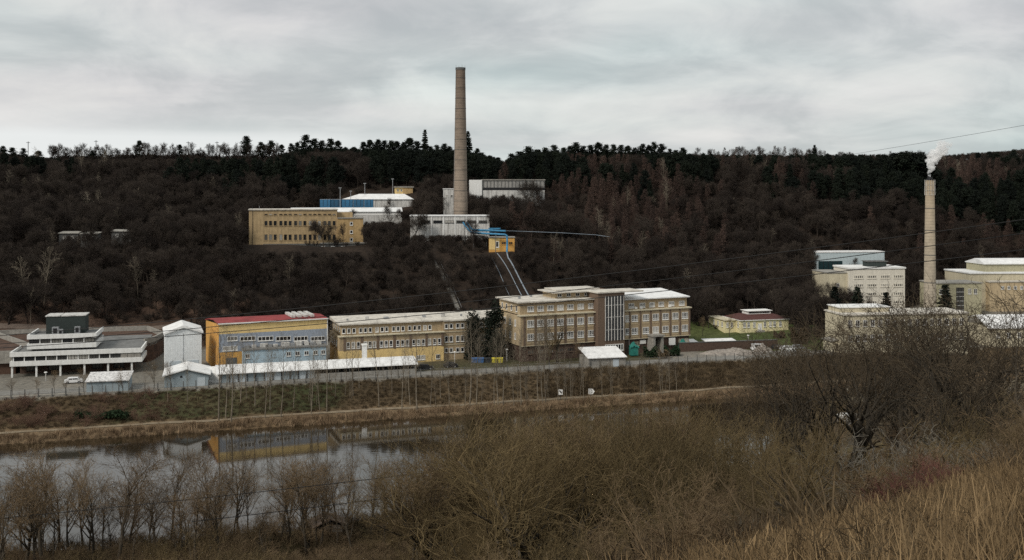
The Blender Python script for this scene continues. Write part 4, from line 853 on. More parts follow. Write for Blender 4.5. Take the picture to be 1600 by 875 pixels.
# ---- cars
def make_car(px, py, z, rz, label, m='carpaint', L_=4.3, van=False, group=None):
    x, y = G(px, py, z); r_ = empty('parked_van' if van else 'parked_car', (x, y, z), R(rz), label, 'van' if van else 'car', group)
    hh = 2.0 if van else 1.45; hl = L_ / 2
    pr = [(-hl, .35), (-hl + .05, .85), (-hl + .5, .95), (-hl + .9 if not van else -hl + .3, hh - .08), (-.6, hh), (hl * .45 if not van else hl * .55, hh - .1), (hl * .68, .98), (hl - .1, .82), (hl, .4), (hl - .1, .28), (-hl + .1, .28)]
    MB().profy([(a, b_) for a, b_ in reversed(pr)], -.86, .86).build('body', M[m], r_)
    gb = MB(); zt, zm = hh - .17, 1.0
    for s_ in (-1, 1):
        a = [(-hl + 1.0, zm), (-.25, zm), (-.3, zt), (-hl + 1.25, zt)]; c_ = [(-.15, zm), (hl * .58, zm), (hl * .38, zt), (-.2, zt)]
        for q in (a, c_):
            q2 = q if s_ < 0 else list(reversed(q)); gb.poly([(u, s_ * .875, v) for u, v in q2])
    gb.build('window', M['glass'], r_)
    MB().poly([(hl * .69, -.75, 1.0), (hl * .69, .75, 1.0), (hl * .49, .7, hh - .16), (hl * .49, -.7, hh - .16)]).build('windscreen', M['glass'], r_)
    wm = MB().profy([(.32 * cos(a), .32 * sin(a)) for a in np.linspace(0, 2 * pi, 14)[:-1]], -.1, .1).mesh('wheel', M['rubber'])
    hm = MB().profy([(.17 * cos(a), .17 * sin(a)) for a in np.linspace(0, 2 * pi, 10)[:-1]], -.115, .115).mesh('hubcap', M['metal'])
    for a in (-hl + .85, hl - .85):
        for s_ in (-.8, .8): q = link('wheel', wm, r_, (a, s_, .32)); link('hubcap', hm, q)
    for s_ in (-.6, .6): MB().box(hl - .06, hl + .01, s_ - .15, s_ + .15, .6, .75).build('headlight', M['frame'], r_)
    return r_
make_car(115, 598.5, 0, 20, 'white car parked under the right part of the terraced office')
make_car(1185, 547.5, 0, 5, 'white van with a dark side window, leftmost vehicle behind the rubble', van=True, L_=4.6)
make_car(1230, 547.5, 0, 12, 'white car parked above the concrete slab fence', L_=4.4)
make_car(1247, 546, 0, 8, 'silver car at the right end of the yard, behind the slab fence', m='metal')
make_car(1215, 546, 0, 10, 'black car between the rubble heap and the white car', m='black')
make_car(664, 577.5, 0, 14, 'dark car parked right of the open shelter', m='black'); make_car(704, 574, 0, 14, 'dark low car by the lamp post right of the long workshop', m='black', L_=3.8)
# ---- river signs
def river_sign(px, pyb, pyt, label, kind):
    D = (CH + 3.9) * F / (pyb - HZ); x = (px - 800) / F * D; z = ter(x, D); s_ = D / F; r_ = empty('river_sign', (x, D, z), 0, label, 'sign')
    zt = CH - (pyt - HZ) * s_ - z; hh = 8.2 * s_; w_ = 6.6 * s_
    MB().tube([(0, .05, -.5), (0, .05, zt - hh + .1)], .07, 6).build('post', M['black'], r_)
    if kind == 'arrow':
        MB().profy([(-w_ * .55, zt - hh), (w_ * .45, zt - hh), (w_ * .95, zt - hh / 2), (w_ * .45, zt), (-w_ * .55, zt)], -.05, 0).build('board', M['sign'], r_)
        a = w_ * .42; q = MB(); t_ = .075
        for u0, u1, v0, v1 in ((-a, a * .75, zt - hh * .86, zt - hh * .78), (-a, a * .75, zt - hh * .2, zt - hh * .12), (-a, -a + t_, zt - hh * .78, zt - hh * .2), (a * .75 - t_, a * .75, zt - hh * .78, zt - hh * .2)): q.box(u0, u1, -.07, -.05, v0, v1)
        q.build('border', M['signblack'], r_)
        for ch, ox in (('1', -.3), ('2', .1)):
            cu = bpy.data.curves.new('digit', 'FONT'); cu.body = ch; cu.size = hh * .62; cu.extrude = .01
            o_ = bpy.data.objects.new('digit', cu); col.objects.link(o_); dg = bpy.context.evaluated_depsgraph_get(); me = bpy.data.meshes.new_from_object(o_.evaluated_get(dg)); bpy.data.objects.remove(o_)
            me.materials.clear(); me.materials.append(M['signblack']); q = link('digit', me, r_, (ox * w_ - .05, -.07, zt - hh * .72)); q.rotation_euler = (pi / 2, 0, 0)
    else:
        rect(-w_ / 2, w_ / 2, -.05, 0, zt - hh, zt).build('board', M['sign'], r_)
        MB().hexa([(-w_ * .38, -.075, zt - hh * .3), (-w_ * .18, -.075, zt - hh * .12), (-w_ * .18, -.052, zt - hh * .12), (-w_ * .38, -.052, zt - hh * .3)], [(w_ * .2, -.075, zt - hh * .82), (w_ * .4, -.075, zt - hh * .64), (w_ * .4, -.052, zt - hh * .64), (w_ * .2, -.052, zt - hh * .82)]).build('slash', M['signblack'], r_)
        rect(-w_ * .3, -w_ * .12, -.078, -.051, zt - hh * .34, zt - hh * .2).build('mark', M['signblack'], r_)
river_sign(876, 626, 608.5, 'square white river sign with a dark diagonal mark, on a black post', 'sq')
river_sign(923, 625, 607.5, 'white arrow-shaped river sign numbered 12, pointing right', 'arrow')
# ---- fence along the top of the embankment
fr = empty('yard_fence', (-150, 242 - 45 + 25.6, 0), 0, 'long fence of dark posts and wire on a pale kerb above the embankment', 'fence')
fx, fy = -150, 242 - 45 + 25.6
pm = rect(-.09, .09, -.09, .09, -.6, 1.9).mesh('post', M['concdark']); kb = MB(); nf = 90
pts = []
for i in range(nf + 1):
    x = -150 + 248 * i / nf; y = 242 + .3 * x + 25.6; pts.append((x - fx, y - fy, 0)); link('post', pm, fr, (x - fx, y - fy, 0))
for (ax, ay, _), (bx, by, _) in zip(pts, pts[1:]): kb.hexa([(ax, ay + .12, -.6), (bx, by + .12, -.6), (bx, by + .3, -.6), (ax, ay + .3, -.6)], [(ax, ay + .12, .32), (bx, by + .12, .32), (bx, by + .3, .32), (ax, ay + .3, .32)])
kb.build('kerb', M['concrete'], fr)
wb = MB()
for z_ in (.6, 1.0, 1.4, 1.8): wb.tube([(a, b_, z_) for a, b_, _ in pts], .018, 3)
wb.build('wire', M['metal'], fr)
# ---- overhead cables
def cable(label, p0, p1, sag, r=.05, n=40, group='overhead power cables'):
    p0, p1 = np.array(p0), np.array(p1); P = [tuple((p0 * (1 - t) + p1 * t - np.array((0, 0, 4 * sag * t * (1 - t)))) - p0) for t in np.linspace(0, 1, n)]
    o_ = MB().tube(P, r, 5).build('power_cable', M['wire']); o_.location = tuple(p0); tag(o_, label, 'cable', group)
cable('highest of the three dark power cables rising across the valley to the right', W3(-300, 546, 205), W3(1900, 300, 150), 2.5, .065)
cable('middle one of the three dark power cables rising across the valley', W3(-300, 556, 207), W3(1900, 322, 152), 2.8, .065)
cable('lowest of the three dark power cables rising across the valley', W3(-300, 560, 203), W3(1900, 352, 148), 2.5, .065)
cable('thin cable over the water, upper of the pair across the river', W3(-200, 828, 118), W3(1100, 680, 150),   .8, .05, group='cables over the river')
cable('thin cable over the water, lower of the pair across the river', W3(300, 815, 112), W3(1100, 700, 150), .6, .045, group='cables over the river')
cable('fine cable crossing the sky at the right above the smoking chimney', W3(1150, 268, 640), W3(1800, 160, 300), 1.0, .06, group='cable against the sky')
x, y, z = W3(527, 856, 143); r_ = empty('wooden_pole', (x, y, ter(x, y)), 0, 'short wooden cable pole on the near bank', 'utility pole'); ht = CH - (822 - HZ) * y / F - ter(x, y)
MB().tube([(0, 0, -.5), (0, 0, ht)], .13, 8, .1).build('pole', M['wood'], r_); MB().box(-.7, .7, -.08, .08, ht - .8, ht - .65).box(-.45, .45, -.08, .08, ht - .35, ht - .2).build('crossarm', M['wood'], r_)
for s_ in (-.6, 0, .6): MB().lathe([(.05, ht - .65), (.07, ht - .5), (.02, ht - .4)], 8, s_, 0).build('insulator', M['concdark'], r_)
# roof of a hut and boat house on the near bank
x, y, z = W3(512, 835, 149); z = ter(x, y); r_ = empty('bank_hut', (x, y, z), R(20), 'low brown-roofed hut hidden in bushes at the near water edge', 'hut')
rect(-2.2, 2.2, -1.6, 1.6, -.8, 1.6).build('wall', M['wood'], r_); MB().profy([(-2.6, 1.5), (0, 2.6), (2.6, 1.5), (2.6, 1.65), (0, 2.78), (-2.6, 1.65)], -1.9, 1.9).build('roof', mat('mossy_roof', (.11, .08, .06), var=.3), r_)
x, y, z = W3(1325, 612, 225); r_ = empty('white_caravan', (x, y, ter(x, y)), R(20), 'white hut among branches by the pale gravel bank', 'hut')
MB().profy([(-2, 0), (2, 0), (2.1, 1.9), (1.6, 2.3), (-1.6, 2.3), (-2.1, 1.9)], -1.1, 1.1).build('body', M['whitedirty'], r_); rect(-1, .2, -1.13, -1.1, 1, 1.6).build('window', M['glass'], r_)
# skyline poles
for px, y0_, y1_, lb in ((150, 252, 219, 'tallest power pole on the left skyline'), (44, 250, 221, 'thin power pole at the far left of the skyline'), (120, 252, 230, 'short power pole left of the tallest one'), (227, 250, 223, 'power pole beside the dark pine on the skyline'), (294, 250, 221, 'power pole on the skyline between two pines'), (339, 250, 221, 'power pole left of the tall lone pine on the skyline')):
    x, y, z = W3(px, y0_, 522); r_ = empty('power_pole', (x, y, z), 0, lb, 'power pole', 'power poles on the skyline'); h_ = (y0_ - y1_) / F * 522
    MB().tube([(0, 0, -3), (0, 0, h_)], .16, 5).build('pole', M['wire'], r_); MB().box(-1.0, 1.0, -.08, .08, h_ - .7, h_ - .5).build('crossarm', M['wire'], r_)
# ------------------------------------------------------------------ vegetation: growing twigs
def grow(seed, P):
    """segments of a bare tree 10 m tall; P holds one value per branching level"""
    rng = random.Random(seed); segs = []; U = rng.uniform; Gs = rng.gauss
    def br(px, py, pz, dx, dy, dz, Ln, r, lv):
        n = P['n'][lv]; st = Ln / n; w = P['wig'][lv]; tp = P['trop'][lv]; last = lv == len(P['n']) - 1
        for i in range(n):
            dx += Gs(0, w); dy += Gs(0, w); dz += Gs(0, w) + tp; l = math.sqrt(dx * dx + dy * dy + dz * dz); dx /= l; dy /= l; dz /= l
            r2 = r * P['tap'][lv]; qx, qy, qz = px + dx * st, py + dy * st, pz + dz * st
            segs.append((px, py, pz, qx, qy, qz, r, r2, lv)); px, py, pz, r = qx, qy, qz, r2
            f = (i + 1) / n
            if not last and f >= P['start'][lv]:
                c = P['kids'][lv]; c = int(c) + (rng.random() < c - int(c))
                for _ in range(c):
                    a = R(P['ang'][lv] + Gs(0, P.get('ajit', 9))); ph = U(0, 2 * pi)
                    ax, ay, az = (1, 0, 0) if abs(dz) > .8 else (0, 0, 1)
                    ux, uy, uz = dy * az - dz * ay, dz * ax - dx * az, dx * ay - dy * ax; l = math.sqrt(ux * ux + uy * uy + uz * uz); ux /= l; uy /= l; uz /= l
                    vx, vy, vz = dy * uz - dz * uy, dz * ux - dx * uz, dx * uy - dy * ux
                    ca, sa, cp, sp = cos(a), sin(a), cos(ph), sin(ph)
                    ex = dx * ca + sa * (ux * cp + vx * sp); ey = dy * ca + sa * (uy * cp + vy * sp); ez = dz * ca + sa * (uz * cp + vz * sp)
                    s = 1 - P['fall'][lv] * (f - P['start'][lv]) / max(.01, 1 - P['start'][lv])
                    br(px, py, pz, ex, ey, ez, P['len'][lv + 1] * s * U(.7, 1.2), min(r * .75, P['rad'][lv + 1]), lv + 1)
    for _ in range(P.get('stems', 1)):
        sp = P.get('splay', .05); ph = U(0, 2 * pi); q = P.get('spread0', 0) * U(.2, 1)
        br(cos(ph) * q, sin(ph) * q, -.15, cos(ph) * sp * U(.3, 1), sin(ph) * sp * U(.3, 1), 1, P['len'][0] * U(.8, 1.05), P['rad'][0], 0)
    A = np.array(segs); A[:, :8] *= 10.0 / max(A[:, 5].max(), .1); return A
def tubes(A, rmin, sides=3):
    p0, p1 = A[:, 0:3], A[:, 3:6]; r0 = np.maximum(A[:, 6], rmin); r1 = np.maximum(A[:, 7], rmin * .7)
    d = p1 - p0; d /= np.linalg.norm(d, axis=1, keepdims=True) + 1e-9
    up = np.where(np.abs(d[:, 2:3]) > .9, np.array([[1., 0, 0]]), np.array([[0, 0, 1.]])); e1 = np.cross(d, up); e1 /= np.linalg.norm(e1, axis=1, keepdims=True); e2 = np.cross(d, e1)
    rings = []
    for p, r in ((p0, r0), (p1, r1)):
        for j in range(sides): t = 2 * pi * j / sides; rings.append(p + r[:, None] * (cos(t) * e1 + sin(t) * e2))
    V = np.stack(rings, 1).reshape(-1, 3); b = np.arange(len(A))[:, None] * 2 * sides
    Fq = np.concatenate([np.concatenate([b + j, b + (j + 1) % sides, b + sides + (j + 1) % sides, b + sides + j], 1) for j in range(sides)])
    return V, Fq
def two(name, A, mt, rmin, tlv=0, mb=None):
    """(trunk mesh, crown mesh)"""
    a = A[A[:, 8] <= tlv]; b = A[A[:, 8] > tlv]
    return (np_mesh('trunk', *tubes(a, rmin * 1.5, 6), mb or mt, True), np_mesh('crown', *tubes(b, rmin), mt))
def one(name, A, mt, rmin, sides=3): return np_mesh(name, *tubes(A, rmin, sides), mt)
OAK = dict(n=[7, 6, 5, 4, 3], len=[6.2, 4.6, 2.5, 1.35, .7], rad=[.22, .09, .04, .022, .015], wig=[.07, .16, .2, .22, .25], trop=[.02, .06, .05, .04, .03], tap=[.86, .8, .78, .8, .8], start=[.4, .3, .2, .2], kids=[2.4, 1.5, 1.5, 1.5], ang=[48, 42, 42, 45], fall=[.35, .4, .4, .3])
SLIM = dict(n=[12, 5, 4, 3], len=[10, 2.8, 1.3, .6], rad=[.105, .032, .014, .009], wig=[.025, .08, .16, .2], trop=[.02, .10, .05, .03], tap=[.88, .76, .75, .8], start=[.36, .2, .2], kids=[1.7, 1.0, .9], ang=[38, 34, 40], fall=[.55, .4, .3])
POP = dict(SLIM, rad=[.10, .032, .014, .008], len=[10, 4.4, 1.9, .8], ang=[24, 24, 34], start=[.25, .2, .2], kids=[1.8, 1.1, 1.1], trop=[.02, .08, .06, .03])
LARCH = dict(n=[14, 5, 3], len=[10, 2.6, .8], rad=[.12, .035, .02], wig=[.012, .06, .2], trop=[.01, .01, .02], tap=[.85, .75, .8], start=[.2, .15], kids=[6.5, 2.6], ang=[76, 50], fall=[.86, .3], ajit=12)
SHRUB = dict(stems=9, splay=.75, spread0=.5, n=[6, 5, 4, 3], len=[9.5, 4.2, 2.0, 1.0], rad=[.12, .065, .036, .018], wig=[.12, .17, .22, .25], trop=[.04, .07, .05, .03], tap=[.8, .78, .78, .8], start=[.25, .2, .2], kids=[1.3, .9, .6], ang=[34, 36, 42], fall=[.4, .4, .3])
WILLOW = dict(OAK, n=[5, 6, 6, 5, 4], len=[3.8, 5.6, 3.4, 2.0, 1.1], rad=[.28, .17, .085, .042, .019], start=[.3, .25, .15, .15], kids=[2.4, 1.25, 1.0, .5], ang=[44, 36, 34, 34], trop=[.02, .08, .08, .08, .04], wig=[.1, .14, .16, .18, .2])
BIG = dict(OAK, n=[7, 8, 6, 5, 3], len=[6.2, 6.4, 3.4, 1.9, .9], rad=[.31, .18, .085, .038, .017], start=[.3, .25, .2, .2], kids=[1.5, 1.0, .8, .5], ang=[30, 32, 36, 42], wig=[.09, .14, .19, .24, .28])
def needles(seed, kind):
    """needle clumps as many small faces; 10 m tall"""
    rng = np.random.RandomState(seed); C = []; W = []
    if kind == 'pine':
        nb = 66
        for i in range(nb):
            z = 10 * (.24 + .75 * rng.rand() ** .85); rr = 2.0 * max(.10, 1 - ((z / 10 - .45) / .58) ** 2) * rng.uniform(.2, 1.1); a = rng.rand() * 2 * pi
            c = np.array((rr * cos(a), rr * sin(a), z)); n = 55; p = rng.normal(size=(n, 3)) * (.42, .42, .24) * rng.uniform(.6, 1.35) + c; C.append(p); W.append(np.full(n, .19))
    elif kind == 'spruce':
        z = .9
        while z < 9.8:
            R_ = 2.15 * (1 - z / 10.2) ** .85 + .1; m = int(7 + R_ * 5)
            for a in rng.rand(m) * 2 * pi:
                l = R_ * rng.uniform(.65, 1.12); n = int(14 + 22 * l); t = rng.rand(n) ** .7
                p = np.stack([t * l * cos(a), t * l * sin(a), z + .12 * l - t * l * .38 + t * t * .25], 1) + rng.normal(size=(n, 3)) * (.13, .13, .09); C.append(p); W.append(np.full(n, .17))
            z += .42 + rng.rand() * .16
    else:  # column of dense evergreen with a ragged outline
        for i in range(64):
            z = 10 * (.06 + .93 * rng.rand()); R_ = 1.5 * min(1, (1 - z / 10.3) * 2.6) ** .6 * rng.uniform(.5, 1.15); a = rng.rand() * 2 * pi
            c = np.array((R_ * cos(a) * .8, R_ * sin(a) * .8, z)); n = 80; p = rng.normal(size=(n, 3)) * (.45, .45, .55) + c; C.append(p); W.append(np.full(n, .18))
    C = np.concatenate(C); W = np.concatenate(W); n = len(C)
    u = rng.normal(size=(n, 3)); u /= np.linalg.norm(u, axis=1, keepdims=True); v = np.cross(u, rng.normal(size=(n, 3))); v /= np.linalg.norm(v, axis=1, keepdims=True)
    s = (W * rng.uniform(.6, 1.5, n))[:, None]
    V = np.stack([C - u * s, C + v * s * .55, C + u * s, C - v * s * .55], 1).reshape(-1, 3); Fq = np.arange(n * 4).reshape(-1, 4); return V, Fq
def conifer(seed, kind, mt):
    tr = MB().tube([(0, 0, -.4), (.05, 0, 4), (0, .05, 9.2)], .17, 6, .03)
    if kind == 'pine':
        rg = random.Random(seed)
        for i in range(8): a = rg.uniform(0, 6.28); z = rg.uniform(4, 8); tr.tube([(0, 0, z), (cos(a) * 1.5, sin(a) * 1.5, z + .7)], .05, 4, .02)
    return (tr.mesh('trunk', T['dark']), np_mesh('crown', *needles(seed, kind), mt))
def whole(pair):
    """trunk and crown of a far tree as one mesh for the mass of the wood"""
    vs = []; fs = []; off = 0; ms = []
    V = []; ks = []
    me = bpy.data.meshes.new('wood_tree'); allv = []; allf = []; mi = []
    for q, m_ in enumerate(pair):
        co = np.empty(len(m_.vertices) * 3, np.float32); m_.vertices.foreach_get('co', co); allv.append(co.reshape(-1, 3))
        for p in m_.polygons: allf.append([v + off for v in p.vertices]); mi.append(q)
        off += len(m_.vertices)
    me.from_pydata(np.concatenate(allv).tolist(), [], allf); me.materials.append(pair[0].materials[0]); me.materials.append(pair[1].materials[0]); me.polygons.foreach_set('material_index', mi); me.update(); return me
V_ = {}
UPR = dict(OAK, n=[9, 6, 5, 4], len=[8.5, 3.6, 1.9, .9], rad=[.16, .06, .03, .018], ang=[32, 34, 38], start=[.35, .2, .2], kids=[2.6, 1.7, 1.7], fall=[.5, .4, .3], wig=[.04, .1, .18, .2])
V_['bare'] = [two('bare', grow(10 + i, OAK), T['hill'], .015) for i in range(3)] + [two('bare', grow(20 + i, UPR), T['hill'], .015) for i in range(4)]
V_['pale'] = [two('pale', grow(30 + i, SLIM), T['pale'], .014) for i in range(2)]
V_['larch'] = [two('larch', grow(40 + i, LARCH), T['hillred'], .02) for i in range(3)]
V_['sky'] = [two('sky', grow(50 + i, dict(OAK, n=[7, 6, 5, 4], len=[7.0, 4.0, 2.2, 1.0], ang=[34, 36, 40], start=[.2, .2, .2], kids=[2.4, 1.6, 1.8])), T['hill'], .016) for i in range(3)]
V_['pine'] = [conifer(60 + i, 'pine', T['pine']) for i in range(4)]
V_['spruce'] = [conifer(70 + i, 'spruce', T['spruce']) for i in range(2)]
V_['column'] = [conifer(75 + i, 'column', T['spruce']) for i in range(2)]
V_['slim'] = [two('slim', grow(80 + i, SLIM), T['pale'], .006) for i in range(4)]
V_['pop'] = [two('pop', grow(85 + i, POP), T['pale'], .006) for i in range(3)]
BANK = dict(WILLOW, n=[8, 6, 5, 4, 3], len=[8.6, 4.8, 2.6, 1.4, .7], rad=[.19, .09, .05, .026, .014], start=[.32, .25, .2, .2], kids=[1.7, 1.15, .95, .6], ang=[30, 32, 36, 38], trop=[.02, .09, .07, .05, .03], wig=[.06, .12, .16, .2, .2])
V_['bank'] = [two('bank', grow(90 + i, BANK), T['near'], .009, 1, T['dark']) for i in range(5)]
V_['willow'] = [two('willow', grow(100 + i, WILLOW), T['olive'], .008, 1, T['dark']) for i in range(4)]
V_['big'] = [two('big', grow(110 + i, BIG), T['limb'], .008, 2, T['dark']) for i in range(4)]
V_['shrub'] = [one('shrub', grow(120 + i, SHRUB), T['near'], .013) for i in range(3)]
V_['oshrub'] = [one('shrub', grow(125 + i, SHRUB), T['olive'], .013) for i in range(2)]
V_['gshrub'] = [one('shrub', grow(130 + i, dict(SHRUB, stems=12)), T['grey'], .016) for i in range(2)]
V_['rshrub'] = [one('shrub', grow(135 + i, dict(SHRUB, stems=14, splay=.5)), T['redtw'], .012) for i in range(2)]
V_['pshrub'] = [one('shrub', grow(137 + i, SHRUB), T['pinkbush'], .02) for i in range(2)]
# ---- scattering a mass through geometry nodes (stuff only)
def scatter(name, label, cat, pts, variants, z0=0.0, tilt=0.0, seed=0):
    """pts: rows of x, y, scale, height-scale"""
    pts = np.asarray(pts, float); n = len(pts); rng = np.random.RandomState(seed)
    me = bpy.data.meshes.new(name); me.vertices.add(n)
    z = ter(pts[:, 0], pts[:, 1]) + z0
    me.vertices.foreach_set('co', np.stack([pts[:, 0], pts[:, 1], z], 1).astype(np.float32).ravel())
    a = me.attributes.new('turn', 'FLOAT_VECTOR', 'POINT'); a.data.foreach_set('vector', np.stack([rng.normal(0, tilt + 1e-5, n), rng.normal(0, tilt + 1e-5, n), rng.rand(n) * 6.283], 1).astype(np.float32).ravel())
    a = me.attributes.new('size', 'FLOAT_VECTOR', 'POINT'); a.data.foreach_set('vector', np.stack([pts[:, 2], pts[:, 2], pts[:, 3]], 1).astype(np.float32).ravel())
    a = me.attributes.new('pick', 'INT', 'POINT'); a.data.foreach_set('value', rng.randint(0, len(variants), n).astype(np.int32))
    o = link(name, me); tag(o, label, cat, kind='stuff')
    src = bpy.data.collections.new(name + '_plants')
    for i, v in enumerate(variants): src.objects.link(bpy.data.objects.new('plant_%02d' % i, v))
    g = bpy.data.node_groups.new(name, 'GeometryNodeTree'); g.interface.new_socket('Geometry', in_out='INPUT', socket_type='NodeSocketGeometry'); g.interface.new_socket('Geometry', in_out='OUTPUT', socket_type='NodeSocketGeometry')
    gi = g.nodes.new('NodeGroupInput'); go = g.nodes.new('NodeGroupOutput'); ip = g.nodes.new('GeometryNodeInstanceOnPoints'); ci = g.nodes.new('GeometryNodeCollectionInfo')
    ci.inputs['Collection'].default_value = src; ci.inputs['Separate Children'].default_value = True; ci.inputs['Reset Children'].default_value = True
    def attr(nm, tp): q = g.nodes.new('GeometryNodeInputNamedAttribute'); q.data_type = tp; q.inputs['Name'].default_value = nm; return q.outputs['Attribute']
    g.links.new(gi.outputs[0], ip.inputs['Points']); g.links.new(ci.outputs[0], ip.inputs['Instance']); ip.inputs['Pick Instance'].default_value = True
    g.links.new(attr('pick', 'INT'), ip.inputs['Instance Index']); g.links.new(attr('turn', 'FLOAT_VECTOR'), ip.inputs['Rotation']); g.links.new(attr('size', 'FLOAT_VECTOR'), ip.inputs['Scale'])
    g.links.new(ip.outputs[0], go.inputs[0]); md = o.modifiers.new('scatter', 'NODES'); md.node_group = g
    return o
def inpoly(x, y, P):
    c = np.zeros(len(x), bool)
    for (x0, y0), (x1, y1) in zip(P, P[1:] + P[:1]):
        if y0 == y1: continue
        m = ((y0 > y) != (y1 > y)) & (x < (x1 - x0) * (y - y0) / (y1 - y0) + x0); c ^= m
    return c
def free(x, y):
    m = np.ones(len(x), bool)
    for P in FP: m &= ~inpoly(x, y, P)
    return m
# open views that the wood leaves: (px0, px1, lowest row allowed for tree tops, nearer than this distance)
CLEAR = [(383, 572, 392, 384), (570, 635, 345, 420), (453, 640, 325, 449), (455, 635, 341, 416), (636, 770, 366, 392), (690, 715, 335, 432), (612, 650, 308, 462), (495, 590, 321, 437), (730, 855, 303, 443), (722, 808, 396, 372), (700, 735, 340, 412),
         (1273, 1386, 425, 432), (1118, 1236, 520, 335), (785, 955, 371, 397)]
def limit(x, y, h, soft=None):
    """cap heights so that these stay in view; soft is the share of trees let through"""
    z = ter(x, y); px = 800 + F * x / y; h = h.copy()
    for a, b_, row, D in CLEAR:
        m = (px > a - 6) & (px < b_ + 6) & (y < D - 1); cap = CH - (row - HZ) * y / F - z
        if soft is not None: m &= ~soft
        h = np.where(m, np.minimum(h, cap), h)
    return h
rs = np.random.RandomState(7)
def grid(x0, x1, y0, y1, s):
    X, Y = np.meshgrid(np.arange(x0, x1, s), np.arange(y0, y1, s)); x = X.ravel(); y = Y.ravel()
    return x + rs.uniform(-.5, .5, x.size) * s, y + rs.uniform(-.5, .5, x.size) * s
def corridor(x, y):
    """cleared strips along the pipes and the staircase"""
    px = 800 + F * x / y; f = (366 - y) / 28.0; g = (364 - y) / 38.0
    pc = 781 + 44 * f; ps = 683 + 52 * g
    return ((y < 370) & (y > 320)) & ((np.abs(px - pc) < 17 + 8 * f) | (np.abs(px - ps - 2) < 15))
def wood():
    x, y = grid(-380, 480, 286, 670, 5.2)
    k = x / y; m = (np.abs(k) < .60) & (ter(x, y) > 1.2) & free(x, y) & ~corridor(x, y)
    m &= ~((k < -.28) & (y < 300) & (x < -85))
    x, y, k = x[m], y[m], k[m]; z = ter(x, y); px = 800 + F * k
    u = vnoise(x, y, 45, 21) + .5 * vnoise(x, y, 18, 22); v = vnoise(x, y, 60, 23) + .4 * vnoise(x, y, 20, 24)
    con = (((z > 42) & (px > 430) & (px < 780)) | ((z > 46) & (px > 330) & (px < 780)) | ((z > 44) & (px > 790) & (px < 1500)) | ((px > 1000) & (px < 1460) & (z > 37)) | ((px > 1440) & (z > 20) & (z < 62)) | ((px < 330) & (z > 45) & (z < 57) & (px > 100)) | (px < 90) & (z > 50)) & (u > -.22)
    con |= (u > .34) & (z > 16)
    sl = (z > 57.5) & ((px < 430) | ((px > 1085))); con &= ~(sl & (rs.rand(x.size) > .12))
    lar = ~con & (px > 800) & (z > 16) & (v + rs.normal(0, .22, x.size) > .02); lar |= ~con & (px > 440) & (px <= 800) & (z > 34) & (z < 50) & (v > .1)
    lar &= ~sl
    h = rs.uniform(6.5, 13.5, x.size) + np.where(con, 2.0, 0) + np.where(lar, 1.5, 0); h = np.where(sl, h * .62, h)
    h = np.where((z < 14) & (px > 240) & (px < 1000), h * .85, h)
    cap = CH - (np.interp(px, [0, 80, 420, 480, 720, 790, 830, 1050, 1100, 1480, 1600], [236, 246, 246, 230, 234, 250, 236, 238, 240, 241, 230]) - HZ) * y / F - z; h = np.where(z > 42, np.minimum(h, np.maximum(cap - rs.uniform(0, 1.5, x.size), 2.6)), h)
    soft = rs.rand(x.size) < .025
    h = limit(x, y, h, soft); ok = h > 2.2; x, y, h, con, lar, sl = x[ok], y[ok], h[ok], con[ok], lar[ok], sl[ok]
    th = h * rs.uniform(.85, 1.15, x.size)
    row = lambda m: np.stack([x[m], y[m], np.maximum(th[m], 6) / 10, h[m] / 10], 1)
    pn = con & (rs.rand(x.size) < .85)
    scatter('bare_wood', 'dense dark bare wood covering the whole valley side', 'wood', row(~con & ~lar), [whole(p) for p in V_['bare']], seed=1)
    scatter('pine_wood', 'almost black pine wood along the top of the hill', 'wood', row(pn), [whole(p) for p in V_['pine']], seed=2)
    scatter('spruce_wood', 'dark pointed spruces mixed into the pine wood', 'wood', row(con & ~pn), [whole(p) for p in V_['spruce']], seed=3)
    scatter('larch_wood', 'reddish brown bare larch wood on the slope right of the tall chimney', 'wood', row(lar), [whole(p) for p in V_['larch']], seed=4)
    q = (rs.rand(x.size) < .035) & ~con & (limit(x, y, np.full(x.size, 30.0)) > 25)
    scatter('pale_stem_wood', 'thin pale-stemmed young trees scattered among the dark wood', 'wood', np.stack([x[q] + 1.5, y[q] - 1.5, h[q] / 11, h[q] * 1.08 / 10], 1), [whole(p) for p in V_['pale']], seed=6)
    # low scrub that closes the wood floor
    x, y = grid(-330, 330, 286, 560, 4.6); k = x / y; m = (np.abs(k) < .56) & (ter(x, y) > .8) & free(x, y); m &= ~(corridor(x, y) & (rs.rand(x.size) < .93)); x, y = x[m], y[m]
    h = limit(x, y, rs.uniform(1.6, 4.2, x.size)); ok = h > 1.0; x, y, h = x[ok], y[ok], h[ok]
    scatter('hillside_scrub', 'low brown scrub under the trees of the valley side', 'scrub', np.stack([x, y, h / 8, h / 10], 1), [one('scrub', grow(140 + i, dict(SHRUB, n=[4, 3, 3], len=[9.5, 4.5, 2.2], kids=[2.2, 2.0], stems=9)), T['hill'], .07) for i in range(3)], seed=5)
wood()
